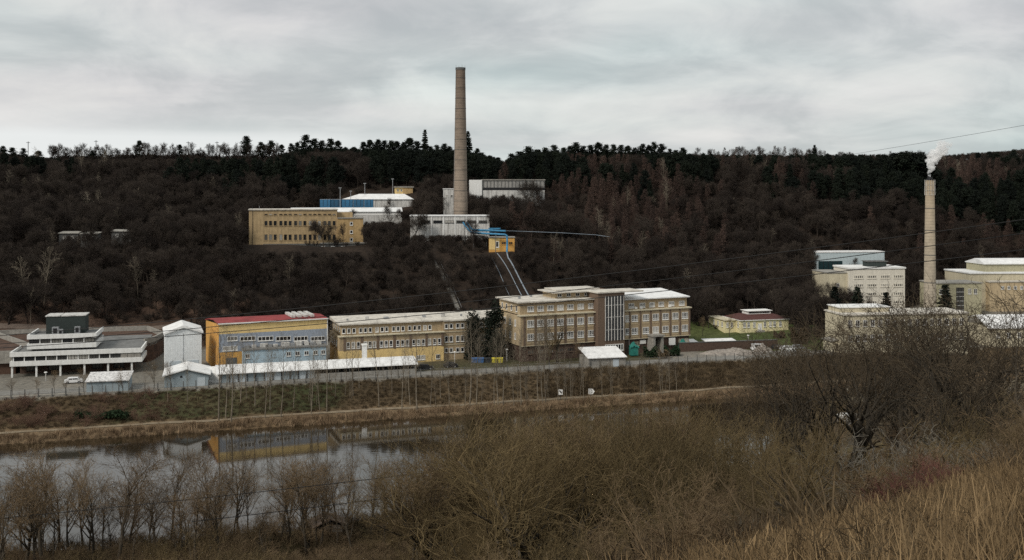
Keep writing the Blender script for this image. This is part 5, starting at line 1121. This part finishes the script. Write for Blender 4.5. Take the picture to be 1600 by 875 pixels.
# ---- individual trees
ORD = 'first second third fourth fifth sixth seventh eighth ninth tenth eleventh twelfth thirteenth fourteenth fifteenth sixteenth seventeenth eighteenth nineteenth twentieth'.split()
PEND = []
def tree(kind, name, x, y, h, desc, where, cat='tree', group=None, spread=1.0, vi=None, z=None):
    v = V_[kind]; me = v[random.randrange(len(v)) if vi is None else vi % len(v)]; zz = (ter(x, y) if z is None else z) - .1; s = h / 10; rz = random.uniform(0, 6.28)
    if isinstance(me, tuple):
        o = empty(name, (x, y, zz), rz); o.scale = (s * spread, s * spread, s); link('trunk', me[0], o); link('crown', me[1], o)
    else: o = link(name, me, None, (x, y, zz), rz); o.scale = (s * spread, s * spread, s)
    o['category'] = cat
    if group: o['group'] = group
    PEND.append((o, desc, where, 800 + F * x / y)); return o
def finish_labels():
    b = {}
    for o, d, w, px in PEND: b.setdefault((d, w), []).append((px, o))
    for (d, w), q in b.items():
        q.sort(key=lambda t: t[0]); n = len(q)
        for i, (_, o) in enumerate(q):
            if n == 1: o['label'] = f'{d} {w}'
            elif i == 0: o['label'] = f'leftmost {d} {w}'
            elif i == n - 1: o['label'] = f'rightmost {d} {w}'
            elif i < min(20, (n + 1) // 2): o['label'] = f'{d} {w}, {ORD[i]} from left'
            else: o['label'] = f'{d} {w}, {ORD[min(n - 1 - i, 19)]} from right'
random.seed(11)
def mark(px, table):
    for a, s in table:
        if px < a: return s
    return table[-1][1]
EMB = [(250, 'below the tall white store'), (345, 'before the gabled shed'), (420, 'before the painted hall'), (515, 'before the garage doors'), (600, 'before the open shelter'), (690, 'below the long workshop'), (775, 'below the two dark conifers'), (860, 'below the brick block'), (960, 'near the river signs'), (2000, 'right of the arrow sign')]
def emb(px, ptop, pbase, kind='slim'):
    k = (px - 800) / F; D = (CH + 3.5) * F / (pbase - HZ); r = D - .3 * k * D - 242; r = min(max(r, 2.5), 23.5); D = (242 + r) / (1 - .3 * k); x = k * D
    z = ter(x, D); h = CH - (ptop - HZ) * D / F - z
    tree(kind, 'bank_tree', x, D, h, 'slender pale tree', mark(px, EMB), group='slender bare trees on the river bank', spread=random.uniform(.75, 1.05))
for px, t_, b_ in ((293, 560, 642), (341, 500, 656), (352, 515, 650), (361, 508, 655), (376, 530, 638), (385, 522, 635), (399, 512, 640), (414, 528, 650), (422, 535, 642), (439, 515, 648), (459, 520, 640), (486, 515, 647), (500, 540, 640), (510, 505, 642), (524, 545, 630), (540, 520, 628), (552, 515, 628), (562, 540, 622), (592, 498, 635), (612, 545, 625), (628, 515, 640), (640, 530, 632), (652, 500, 648), (673, 520, 632), (689, 545, 625), (734, 488, 640), (745, 520, 640), (773, 525, 632), (779, 508, 645), (786, 530, 640), (803, 545, 640), (814, 515, 640), (822, 540, 630), (840, 520, 640), (848, 535, 632), (852, 500, 625), (873, 545, 630), (886, 540, 622), (893, 548, 618), (906, 552, 620), (1000, 545, 618), (1005, 550, 616), (1032, 535, 612), (1046, 548, 610), (200, 575, 640), (225, 580, 642), (262, 570, 642)):
    emb(px + random.uniform(-1, 1), t_ - 4, b_)
for i in range(60):
    px = random.uniform(350, 1080); t_ = random.uniform(550, 585); emb(px, t_, random.uniform(612, 645) - (px - 350) * .02)
# trees inside the plant yard
def at_px(kind, px, ptop, pbase, desc, where, z=0.0, D=None, spread=1.0, name='bare_tree', cat='tree', group=None, vi=None):
    if D is None: x, y = G(px, pbase, z)
    else: x, y = (px - 800) / F * D, D
    zz = ter(x, y); h = CH - (ptop - HZ) * y / F - zz; return tree(kind, name, x, y, h, desc, where, cat, group, spread, vi)
at_px('column', 739, 488, 562, 'ragged near-black conifer', 'left of the pair in front of the long workshop', name='dark_conifer', cat='conifer', spread=1.0)
at_px('column', 773, 476, 563, 'taller near-black conifer', 'right of the pair in front of the long workshop', name='dark_conifer', cat='conifer', spread=1.15)
for px, t_, b_, wh in ((733, 498, 566, 'in front of the left dark conifer'), (750, 520, 566, 'between the two dark conifers'), (782, 496, 568, 'in front of the right dark conifer'), (812, 500, 570, 'at the left corner of the brick block')):
    at_px('pop', px, t_, b_, 'upright pale bare poplar', wh, name='poplar')
for px, t_, b_ in ((843, 478, 570), (852, 488, 570)): at_px('pop', px, t_, b_, 'tall bare poplar', 'beside the large crooked tree before the brick block', name='poplar')
at_px('big', 871, 480, 568, 'large crooked dark bare tree', 'in front of the brick block windows', spread=1.0, vi=0)
at_px('willow', 858, 500, 570, 'bushy bare tree', 'left of the large crooked tree before the brick block', spread=.8)
at_px('bank', 1098, 492, 527, 'bare spreading dark tree', 'on the lawn right of the brick block', spread=1.2); at_px('bank', 1140, 486, 529, 'leaning bare tree', 'on the lawn in front of the yellow pavilion', spread=1.2)
at_px('bank', 905, 530, 572, 'small bare tree', 'left of the white-roofed kiosk shed'); at_px('bank', 700, 545, 572, 'small bare tree', 'in front of the long workshop door')
for px, t_, b_ in ((20, 585, 618), (58, 588, 616), (85, 575, 615), (104, 590, 616), (132, 572, 616), (192, 570, 614), (240, 560, 610), (268, 560, 606)): at_px('bank', px, t_, b_, 'small bare tree', 'along the fence before the terraced office', group='small bare trees along the left fence')
for px, t_, D_, wh in ((1262, 418, 395, 'left of the cream office block'), (1275, 430, 400, 'close to the cream office corner'), (1245, 440, 390, 'above the yellow pavilion roof'), (1225, 458, 385, 'behind the yellow pavilion'), (1200, 462, 385, 'behind the yellow pavilion')): at_px('bare', px, t_, 0, 'dark bare tree', wh, D=D_, spread=1.2)
for px, t_, b_, w in ((1340, 446, 492, 'in front of the cream office, left one'), (1385, 456, 492, 'in front of the cream office, right one'), (1304, 447, 480, 'at the left corner of the cream office'), (1477, 444, 488, 'just right of the smoking chimney')):
    at_px('spruce', px, t_, b_, 'dark green spruce', w, name='spruce_tree', cat='conifer', spread=1.35, D=340)
# hedges by the entrance
def blob_hedge(px0, px1, ptop, pbase, label, mt='hedge', dens=1500):
    x0, y0 = G(px0, pbase); x1, y1 = G(px1, pbase); h = (pbase - ptop) / F * y0; w = x1 - x0; rng = np.random.RandomState(int(px0)); n = dens
    t = rng.rand(n); hh = h * (.75 + .25 * np.sin(t * 9 + 1)); C = np.stack([t * w, (y1 - y0) * t + rng.normal(0, .7, n), rng.rand(n) ** .7 * hh], 1)
    u = rng.normal(size=(n, 3)); u /= np.linalg.norm(u, axis=1, keepdims=True); v = np.cross(u, rng.normal(size=(n, 3))); v /= np.linalg.norm(v, axis=1, keepdims=True); s = rng.uniform(.15, .35, n)[:, None]
    me = np_mesh('hedge', np.stack([C - u * s, C + v * s * .6, C + u * s, C - v * s * .6], 1).reshape(-1, 3), np.arange(n * 4).reshape(-1, 4), T[mt])
    tag(link('hedge', me, None, (x0, y0, ter(x0, y0))), label, 'hedge')
blob_hedge(1005, 1030, 541, 558, 'dark evergreen hedge left of the brick block entrance'); blob_hedge(1038, 1062, 540, 556, 'dark evergreen hedge right of the brick block entrance'); blob_hedge(1029, 1045, 546, 560, 'small brown bush between the two dark hedges', 'weeds', 700)
blob_hedge(118, 200, 621, 632, 'low dark green hedge at the foot of the fence near the flat shed', 'hedge', 2200)
blob_hedge(1209, 1226, 522, 532, 'dark round bush on the lawn below the pavilion steps', 'weeds', 800); blob_hedge(1236, 1262, 514, 540, 'big dark bush right of the yellow pavilion', 'weeds', 2500)
# skyline trees
SKYL = [(100, 'at the far left of the skyline'), (230, 'on the skyline left of the dark pine'), (300, 'on the skyline right of the dark pine'), (400, 'on the skyline by the tall lone pine'), (520, 'on the skyline above the ochre works'), (650, 'on the skyline above the white halls'), (790, 'on the skyline beside the tall chimney'), (900, 'on the skyline above the corrugated hall'), (1000, 'on the skyline in the middle of the pine row'), (1085, 'on the skyline at the right end of the pine row'), (1280, 'on the skyline above the pavilion'), (1440, 'on the skyline left of the steam'), (2000, 'on the skyline right of the steam')]
def ridge_tree(kind, px, top, name, desc, cat, D=606, spread=1.0, minh=4):
    D = (440 + (D - 440) * .5) if D < 660 else 563 + (D - 690)
    spread *= 1.1
    x = (px - 800) / F * D; z = ter(x, D); h = max(minh, CH - (top - HZ) * D / F - z); tree(kind, name, x, D, h, desc, mark(px, SKYL), cat, group=desc + 's on the skyline', spread=spread)
for px, t_, s_ in ((5, 228, 1.3), (20, 230, 1.3), (36, 231, 1.2), (60, 236, 1.2), (144, 236, 1.0), (218, 220, 1.0), (281, 226, .9), (385, 212, 1.0), (408, 222, 1.2), (424, 219, 1.1), (440, 226, 1.1), (455, 224, 1.1), (464, 222, 1.1), (477, 210, 1.1), (491, 216, 1.2), (503, 219, 1.1), (516, 216, 1.1), (528, 220, 1.0), (540, 230, 1.1), (553, 229, 1.1), (568, 222, 1.1), (578, 219, 1.1), (590, 218, 1.1), (600, 219, 1.0), (612, 219, 1.1), (620, 221, 1.0), (630, 222, 1.1), (640, 216, 1.1), (651, 220, 1.1), (672, 228, 1.1), (682, 226, 1), (694, 224, 1), (703, 228, 1), (745, 232, 1.1), (752, 238, 1.1), (765, 243, 1.1), (778, 246, 1.1), (800, 240, 1.1), (812, 236, 1.2), (826, 228, 1.2), (840, 234, 1.1), (853, 230, 1.1), (865, 226, 1.1), (880, 230, 1.1), (890, 228, 1.1), (900, 222, 1.1), (911, 227, 1.1), (922, 226, 1.1), (935, 223, 1.1), (947, 226, 1.1), (958, 225, 1), (970, 226, 1.1), (981, 228, 1.1), (992, 230, 1.1), (1004, 225, 1.1), (1014, 227, 1), (1022, 221, .9), (1034, 224, 1.1), (1046, 232, 1.1), (1056, 234, 1.1), (1067, 230, 1.1), (1400, 240, 1.1), (1412, 238, 1.1), (1424, 240, 1.2), (1436, 238, 1.2)):
    ridge_tree('pine', px, t_, 'pine_tree', 'dark pine', 'pine', D=600 + random.uniform(-8, 8), spread=s_ * .9 * 12 / max(8, (252 - t_) * .375) if t_ > 232 else s_)
ridge_tree('spruce', 664, 202, 'spruce_tree', 'tall pointed black spruce', 'spruce', D=598, spread=.8); ridge_tree('spruce', 731, 203, 'spruce_tree', 'tall black spruce behind the chimney', 'spruce', D=598, spread=.85)
ridge_tree('spruce', 1273, 226, 'spruce_tree', 'lone black spruce', 'spruce', D=640, spread=.95)
for i in range(88):
    px = 78 + i * 4.1 + random.uniform(-2, 2); ridge_tree('sky', px, random.uniform(220, 238), 'bare_tree', 'small bare tree', 'tree', D=604 + random.uniform(-10, 8), spread=.9)
for i in range(74):
    px = 1086 + i * 5.2 + random.uniform(-3, 3); D_ = 690 + random.uniform(-10, 10); ridge_tree('sky' if i % 3 else 'larch', px, random.uniform(226, 238) + (6 if px > 1290 else 0), 'bare_tree', 'pale bare tree', 'tree', D=D_, spread=.95)
for px, b_, t_ in ((57, 275, 228), (130, 285, 235), (164, 272, 232), (192, 330, 297), (213, 335, 292), (137, 350, 298), (152, 345, 295), (336, 320, 275), (953, 400, 345), (69, 478, 385), (39, 478, 400), (120, 470, 420), (452, 460, 398), (240, 470, 420), (875, 420, 370), (865, 425, 360), (1105, 430, 380), (1000, 410, 360)):
    k = (px - 800) / F; Ds = np.linspace(290, 640, 400); zz = ter(k * Ds, Ds); py = HZ + (CH - zz) / Ds * F; i = int(np.argmax(py < b_)) if (py < b_).any() else 200; D_ = float(Ds[i]); h = (b_ - t_) / F * D_
    tree('pale', 'birch_tree', k * D_, D_, max(h, 6), 'tall pale-stemmed birch', mark(px, [(100, 'at the left edge of the dark slope'), (260, 'on the left slope above the terraced office'), (400, 'on the slope left of the ochre works'), (500, 'below the ochre works'), (900, 'below the long pale pipe'), (2000, 'on the slope right of the valve house')]), 'birch', group='pale birches standing out on the slope')
# ---- near side of the river
NB = [(120, 'at the bottom left by the water'), (250, 'on the near bank, left part'), (420, 'on the near bank below the shelter reflection'), (560, 'on the near bank left of the wooden pole'), (720, 'on the near bank right of the wooden pole'), (900, 'in the bottom middle thicket'), (1080, 'on the slope below the river signs'), (1260, 'on the slope left of the tall right-hand trees'), (2000, 'on the right-hand slope')]
for px, t_, b_, k_ in tuple((a + random.uniform(-9, 9), t + random.uniform(-15, 30), b_, k) for i, (a, t, b_, k) in enumerate(((-12, 735, 880, 'big'), (12, 750, 882, 'big'), (62, 690, 868, 'bank'), (88, 715, 860, 'bank'), (112, 730, 858, 'bank'), (128, 700, 858, 'bank'), (150, 735, 855, 'bank'), (172, 720, 860, 'bank'), (196, 705, 862, 'bank'), (215, 740, 862, 'bank'), (232, 715, 858, 'bank'), (252, 700, 862, 'bank'), (275, 728, 858, 'bank'), (296, 705, 856, 'bank'), (318, 715, 854, 'bank'), (340, 740, 850, 'bank'), (362, 712, 848, 'bank'), (384, 726, 846, 'bank'), (402, 700, 844, 'bank'), (425, 718, 840, 'bank'), (447, 690, 832, 'bank'), (472, 680, 830, 'bank'), (497, 715, 826, 'bank'), (505, 700, 824, 'bank'), (532, 722, 824, 'bank'), (545, 694, 823, 'bank'), (552, 720, 822, 'bank'), (580, 700, 820, 'bank'), (618, 690, 816, 'bank'), (632, 740, 815, 'bank'), (655, 720, 812, 'bank'), (672, 700, 812, 'bank'))) if i < 2 or random.random() < .62):
    k = (px - 800) / F; D = 169 / (1 - .36 * k) - (1.5 + random.random() * 14); x = k * D; z = ter(x, D); tree(k_, 'bank_tree', x, D, max(4.5, (CH - z) - (t_ - HZ) * D / F), 'dark-trunked bare tree', mark(px, NB), group='bare trees on the near bank', spread=random.uniform(.8, 1.15))
for i in range(54):
    px = random.uniform(-20, 700); k = (px - 800) / F; D = 169 / (1 - .36 * k) - random.uniform(1.5, 24); x = k * D; z = ter(x, D); row = random.uniform(682, 790)
    tree('bank', 'bank_tree', x, D, max(4.5, (CH - z) - (row - HZ) * D / F), 'dark-trunked bare tree', mark(px, NB), group='bare trees on the near bank', spread=random.uniform(.9, 1.4))
for i in range(50):
    px = random.uniform(-20, 700); k = (px - 800) / F; D = 169 / (1 - .36 * k) - random.uniform(2, 26); x = k * D; z = ter(x, D); row = np.interp(px, [0, 120, 200, 280, 330, 400, 460, 520, 700], [850, 852, 838, 800, 785, 805, 835, 838, 795]) + random.uniform(0, 40)
    h = CH - z - (row - HZ) * D / F
    if 478 < px < 566: h = min(h, 1.7)
    if h > 1.5: tree(random.choice(['oshrub', 'oshrub', 'shrub']), 'bank_shrub', x, D, h, 'olive twiggy bank shrub', mark(px, NB), 'shrub', 'shrubs on the near bank', random.uniform(1.1, 1.6))
for i in range(42):
    px = 640 + 480 * (i + random.random()) / 42; k = (px - 800) / F; x = None; D = random.uniform(88, 136) if px > 760 else random.uniform(112, 138); x = k * D; z = ter(x, D); row = np.interp(px, [640, 700, 750, 850, 950, 1000, 1080, 1130], [715, 676, 648, 628, 628, 624, 612, 596]) + random.uniform(-4, 40) * random.random()
    tree(random.choice(['willow', 'willow', 'bank']), 'bare_tree', x, D, min(CH - z - (row - HZ) * D / F, 19), 'wide-crowned bare tree', mark(px, [(760, 'at the left end of the middle thicket'), (880, 'in the middle thicket below the dark conifers'), (980, 'in the middle thicket below the river signs'), (2000, 'in the middle thicket right of the arrow sign')]), group='wide trees of the middle thicket', spread=random.uniform(1.1, 1.5))
for i in range(80):
    px = random.uniform(1060, 1640); k = (px - 800) / F; D = random.uniform(169 / (1 - .36 * k) - 26, 242 / (1 - .3 * k) - 20); x = k * D; kd = random.choice(['shrub', 'shrub', 'oshrub'])
    tree(kd, 'bank_shrub', x, D, random.uniform(3.2, 5.6), 'brown waterside shrub', mark(px, [(1200, 'under the crooked tree right of the arrow sign'), (1330, 'between the pale gravel bank and the tall right trees'), (1450, 'behind the trunks below the smoking chimney'), (2000, 'behind the trunks at the right edge')]), 'shrub', 'waterside shrubs behind the tall right trees', random.uniform(1.2, 1.7))
def slope_mass():
    """trees and shrubs closing the near slope; tops are kept below the rows seen in the photograph"""
    TOP = [(-100, 868), (60, 862), (200, 855), (300, 822), (380, 830), (480, 852), (560, 838), (640, 818), (680, 760), (720, 700), (780, 672), (850, 655), (950, 672), (1000, 665), (1080, 640), (1130, 625), (1180, 620), (1240, 625), (1300, 630), (1400, 620), (1480, 610), (1600, 590), (1750, 580)]
    tp = lambda px: np.interp(px, [a for a, _ in TOP], [b for _, b in TOP]); n = 0; placed = []
    tries = 0; kinds = {}
    while tries < 12000 and n < 165:
        tries += 1
        D = 28 * (172 / 28) ** random.random(); px = random.uniform(-60, 1660); k = (px - 800) / F; x = k * D; sh = 169 + .36 * x
        if D > sh - 2: continue
        if D < 62 and px < 1000: continue
        if D < 50 and random.random() < .9: continue
        if any((x - a) ** 2 + (D - b) ** 2 < (.045 * D + .8 + 1.2) ** 2 for a, b in placed): continue
        z = ter(x, D); row = tp(px) + random.uniform(0, 90) * (1.0 if random.random() < .8 else .2); hmax = CH - (row - HZ) * D / F - z
        if px > 980: hmax = min(hmax, 3.0 + D * .075 if px > 1150 else 8)
        if px > 1150 and D > 56 and random.random() < .6: continue
        if hmax < 2.0: continue
        h = min(hmax, random.uniform(4, 9) if D < 100 else random.uniform(6, 12))
        placed.append((x, D)); n += 1
        if h < 4.8: kd = random.choice(['shrub', 'shrub', 'oshrub'])
        elif px > 1150 and D > 60: kd = random.choice(['bank', 'oshrub', 'shrub']); h = min(h, 6.5)
        else: kd = random.choice(['willow', 'willow', 'bank', 'oshrub', 'shrub'])
        sp = random.uniform(.85, 1.2)
        if kd in ('shrub', 'oshrub'): tree(kd, 'bare_shrub', x, D, h, 'dense twiggy brown shrub' if kd == 'shrub' else 'olive-brown twiggy shrub', mark(px, NB), 'shrub', 'bare shrubs on the near slope', sp)
        else: tree(kd, 'bare_tree', x, D, h, {'willow': 'bushy olive-brown bare tree', 'bank': 'brown bare tree', 'big': 'gnarled dark bare tree'}[kd], mark(px, NB), 'tree', 'bare trees on the near slope', sp)
    return placed
PL = slope_mass()
# named large trees of the foreground
for px, top, D, kd, desc, wh, sp in ((775, 668, 118, 'willow', 'large bushy olive willow', 'in the bottom middle over the river', 1.2), (1265, 470, 128, 'big', 'tall thin-crowned bare tree', 'in front of the yard end and rubble', .9), (1330, 462, 104, 'big', 'big many-limbed dark bare tree', 'in front of the cream office', 1.15), (1395, 452, 98, 'big', 'big dark bare tree with thick trunk', 'directly below the smoking chimney', 1.2), (1455, 470, 92, 'big', 'big dark bare tree', 'in front of the olive hall', 1.1), (1520, 440, 90, 'big', 'big dark bare tree', 'in front of the stepped depot', 1.2), (1590, 405, 84, 'big', 'big dark bare tree', 'at the right edge of the picture', 1.2), (1290, 500, 118, 'big', 'twisted dark bare tree', 'left of the big many-limbed tree', 1.0), (1140, 575, 150, 'big', 'dark crooked bare tree', 'over the river right of the arrow sign', 1.0), (1205, 560, 140, 'big', 'dark bare tree', 'below the concrete slab fence', 1.0), (1490, 500, 80, 'big', 'dark bare tree with thick low limbs', 'below the olive hall', 1.1), (1305, 488, 126, 'big', 'airy dark bare tree', 'before the left end of the low laboratory', 1.0), (1365, 482, 118, 'big', 'airy dark bare tree', 'before the laboratory windows', 1.1), (1425, 470, 124, 'big', 'forked dark bare tree', 'before the right part of the low laboratory', 1.1), (1470, 482, 116, 'big', 'dark bare tree with wide crown', 'just right of the smoking chimney foot', 1.1), (1550, 455, 110, 'big', 'tall dark bare tree', 'before the white-roofed store', 1.1), (1235, 500, 150, 'big', 'small dark bare tree', 'before the right end of the slab fence', .9), (1350, 470, 108, 'big', 'slender dark bare tree', 'before the cream office wall', 1.0), (1412, 462, 130, 'big', 'tall airy bare tree', 'before the laboratory, left of the smoking chimney', 1.1), (1375, 448, 138, 'big', 'tallest airy bare tree', 'before the cream office corner', 1.1), (1505, 462, 126, 'big', 'slim dark bare tree', 'before the olive hall and the depot', 1.1), (1560, 430, 100, 'big', 'tall forked bare tree', 'before the stepped depot roof', 1.2), (1275, 505, 142, 'big', 'slim crooked bare tree', 'before the lone garage', 1.0), (960, 668, 110, 'willow', 'wide olive bare willow', 'below the arrow sign', 1.2), (870, 700, 100, 'willow', 'wide bushy willow', 'in the bottom middle thicket', 1.2), (1050, 700, 85, 'willow', 'wide brown willow', 'on the slope below the arrow sign', 1.2)):
    k = (px - 800) / F; x = k * D; z = ter(x, D); tree(kd, 'bare_tree', x, D, CH - (top - HZ) * D / F - z, desc, wh, spread=sp)
for px, top, D, kd, desc, sp in ((1400, 655, 44, 'gshrub', 'silvery grey arching shrub', 1.3), (1440, 665, 40, 'gshrub', 'silvery grey arching shrub', 1.3), (1480, 668, 43, 'gshrub', 'silvery grey arching shrub', 1.2), (1530, 680, 38, 'gshrub', 'silvery grey arching shrub', 1.3), (1575, 685, 36, 'gshrub', 'silvery grey arching shrub', 1.3), (1430, 728, 31, 'rshrub', 'low dark red twiggy shrub', 1.3), (1465, 730, 30, 'rshrub', 'low dark red twiggy shrub', 1.3), (1385, 745, 31, 'rshrub', 'low dark red twiggy shrub', 1.2), (1215, 735, 42, 'shrub', 'dense brown shrub', 1.3), (1300, 700, 46, 'shrub', 'dense brown shrub', 1.3), (1120, 760, 40, 'shrub', 'dense brown shrub', 1.3), (1180, 790, 34, 'gshrub', 'thin grey shrub', 1.2), (1340, 760, 36, 'shrub', 'dense brown shrub', 1.2), (1050, 790, 38, 'oshrub', 'olive-brown shrub', 1.3), (1000, 810, 36, 'shrub', 'dense brown shrub', 1.3), (1260, 770, 34, 'oshrub', 'olive-brown shrub', 1.2), (1580, 735, 30, 'shrub', 'dense brown shrub', 1.2)):
    k = (px - 800) / F; x = k * D; z = ter(x, D); tree(kd, 'bare_shrub', x, D, max(1.6, CH - (top - HZ) * D / F - z), desc, 'behind the dry grass of the foreground', 'shrub', 'shrubs behind the dry grass', sp)
# reddish scrub on the far bank at the left
for i in range(54):
    px = random.uniform(-5, 285); k = (px - 800) / F; r = random.uniform(8, 22); D = (242 + r) / (1 - .3 * k); tree('pshrub', 'bank_shrub', k * D, D, random.uniform(1.5, 3.4), 'reddish scrub bush', mark(px, [(70, 'on the far bank at the left edge'), (140, 'on the far bank below the office columns'), (215, 'on the far bank below the flat shed'), (400, 'on the far bank below the gabled shed')]), 'shrub', 'reddish scrub on the far bank', 1.5)
finish_labels()
# ---- ground cover
def blades(seed, n, w, hgt, lean, spread, mt, heads=False):
    rng = np.random.RandomState(seed); V = []; Fq = []
    for i in range(n):
        a = rng.rand() * 6.283; q = rng.rand() ** .5 * spread; bx, by = q * cos(a), q * sin(a); h = hgt * rng.uniform(.5, 1.15); t = rng.rand() * 6.283; dx, dy = cos(t) * w, sin(t) * w
        lx, ly = lean * h * rng.normal(.6, .5), lean * h * rng.normal(0, .45)
        b = len(V); V += [(bx - dx, by - dy, -.05), (bx + dx, by + dy, -.05), (bx + lx * .35 + dx * .8, by + ly * .35 + dy * .8, h * .6), (bx + lx * .35 - dx * .8, by + ly * .35 - dy * .8, h * .6), (bx + lx + dx * .3, by + ly + dy * .3, h), (bx + lx - dx * .3, by + ly - dy * .3, h)]
        Fq += [(b, b + 1, b + 2, b + 3), (b + 3, b + 2, b + 4, b + 5)]
        if heads and rng.rand() < .12:
            c = len(V); ww = .011; x1, y1 = bx + lx, by + ly; V += [(x1 - ww, y1, h + .02), (x1, y1, h - .05), (x1 + ww, y1, h + .02), (x1 + lx * .1, y1, h + .1)]; Fq.append((c, c + 1, c + 2, c + 3))
    return np_mesh('tuft', V, Fq, mt)
def cover():
    x, y = grid(-3, 44, 8, 52, .42); k = x / y; n = vnoise(x, y, 5, 31)
    m = (k > .02) & (k < .85) & (rs.rand(x.size) < np.clip(1.3 - y / 60, .25, 1)) & (y < 25 + 14 * k + n * 12) & (vnoise(x, y, 2.2, 33) > -.30); x, y = x[m], y[m]
    s = rs.uniform(.75, 1.25, x.size); scatter('dry_grass', 'tall straw-coloured dry grass in the bottom right foreground', 'dry grass', np.stack([x, y, s, s * rs.uniform(.5, 1.1, x.size)], 1), [blades(200 + i, 90, .0065, .62, .45, .5, T['grass'], True) for i in range(4)], tilt=.13, seed=9)
    q = rs.rand(x.size) < .10; scatter('dead_weeds', 'darker brown dead weeds standing in the dry grass', 'dead weeds', np.stack([x[q], y[q], s[q] * 1.1, s[q] * .9], 1), [one('weed', grow(240 + i, dict(SHRUB, n=[4, 3, 2], len=[.9, .5, .3], rad=[.012, .008, .006], kids=[1.4, 1.0], stems=6)) * np.array([.085] * 8 + [1]), T['weeds'], .004) for i in range(3)], tilt=.15, seed=18)
    q = rs.rand(x.size) < .05; x, y = x[q], y[q] + rs.uniform(0, 5, q.sum()); s = rs.uniform(.8, 1.3, x.size); scatter('tall_stalks', 'sparse tall dead stalks standing above the dry grass', 'dead stalks', np.stack([x, y, s, s], 1), [blades(205 + i, 8, .006, .95, .35, .7, T['grass'], True) for i in range(3)], tilt=.1, seed=19)
    x, y = grid(-100, 160, 12, 270, 1.8); k = x / y; sh = 169 + .36 * x; m = (np.abs(k) < .62) & (y < sh - 1) & (y > 22) & (y > 30); x, y = x[m], y[m]; s = rs.uniform(.6, 1.4, x.size)
    scatter('slope_weeds', 'tangled brown weeds and brambles covering the near slope', 'undergrowth', np.stack([x, y, s * 1.6, s], 1), [blades(210 + i, 70, .018, 1.2, .6, .9, T['weeds']) for i in range(3)] + [one('bramble', grow(215 + i, dict(SHRUB, n=[5, 3, 2], len=[1.2, .6, .3], rad=[.02, .012, .01], kids=[1.6, 1.2], stems=12)) * np.array([.16] * 8 + [1]), T['near'], .009) for i in range(2)], tilt=.1, seed=10)
    x, y = grid(-150, 110, 190, 290, 1.1); r = y - (242 + .3 * x); m = (r > -.4) & (r < 3.2) & (np.abs(x / y) < .6); x, y = x[m], y[m]; s = rs.uniform(.6, 1.3, x.size)
    scatter('reeds', 'pale dry reeds along the far water edge', 'reeds', np.stack([x, y, s, s], 1), [blades(220 + i, 60, .03, 1.1, .35, .7, T['reed']) for i in range(3)], tilt=.1, seed=11)
    x, y = grid(-150, 140, 190, 320, 1.25); r = y - (242 + .3 * x); m = (r > 8) & (r < 25) & (np.abs(x / y) < .6); x, y = x[m], y[m]; s = rs.uniform(.4, 1.0, x.size) * (1 + .6 * (x / y > .03))
    scatter('bank_grass', 'rough brown grass and weeds on the embankment', 'rough grass', np.stack([x, y, s, s * .8], 1), [blades(230 + i, 50, .03, .9, .5, .8, T['weeds']) for i in range(3)], tilt=.1, seed=12)
cover()
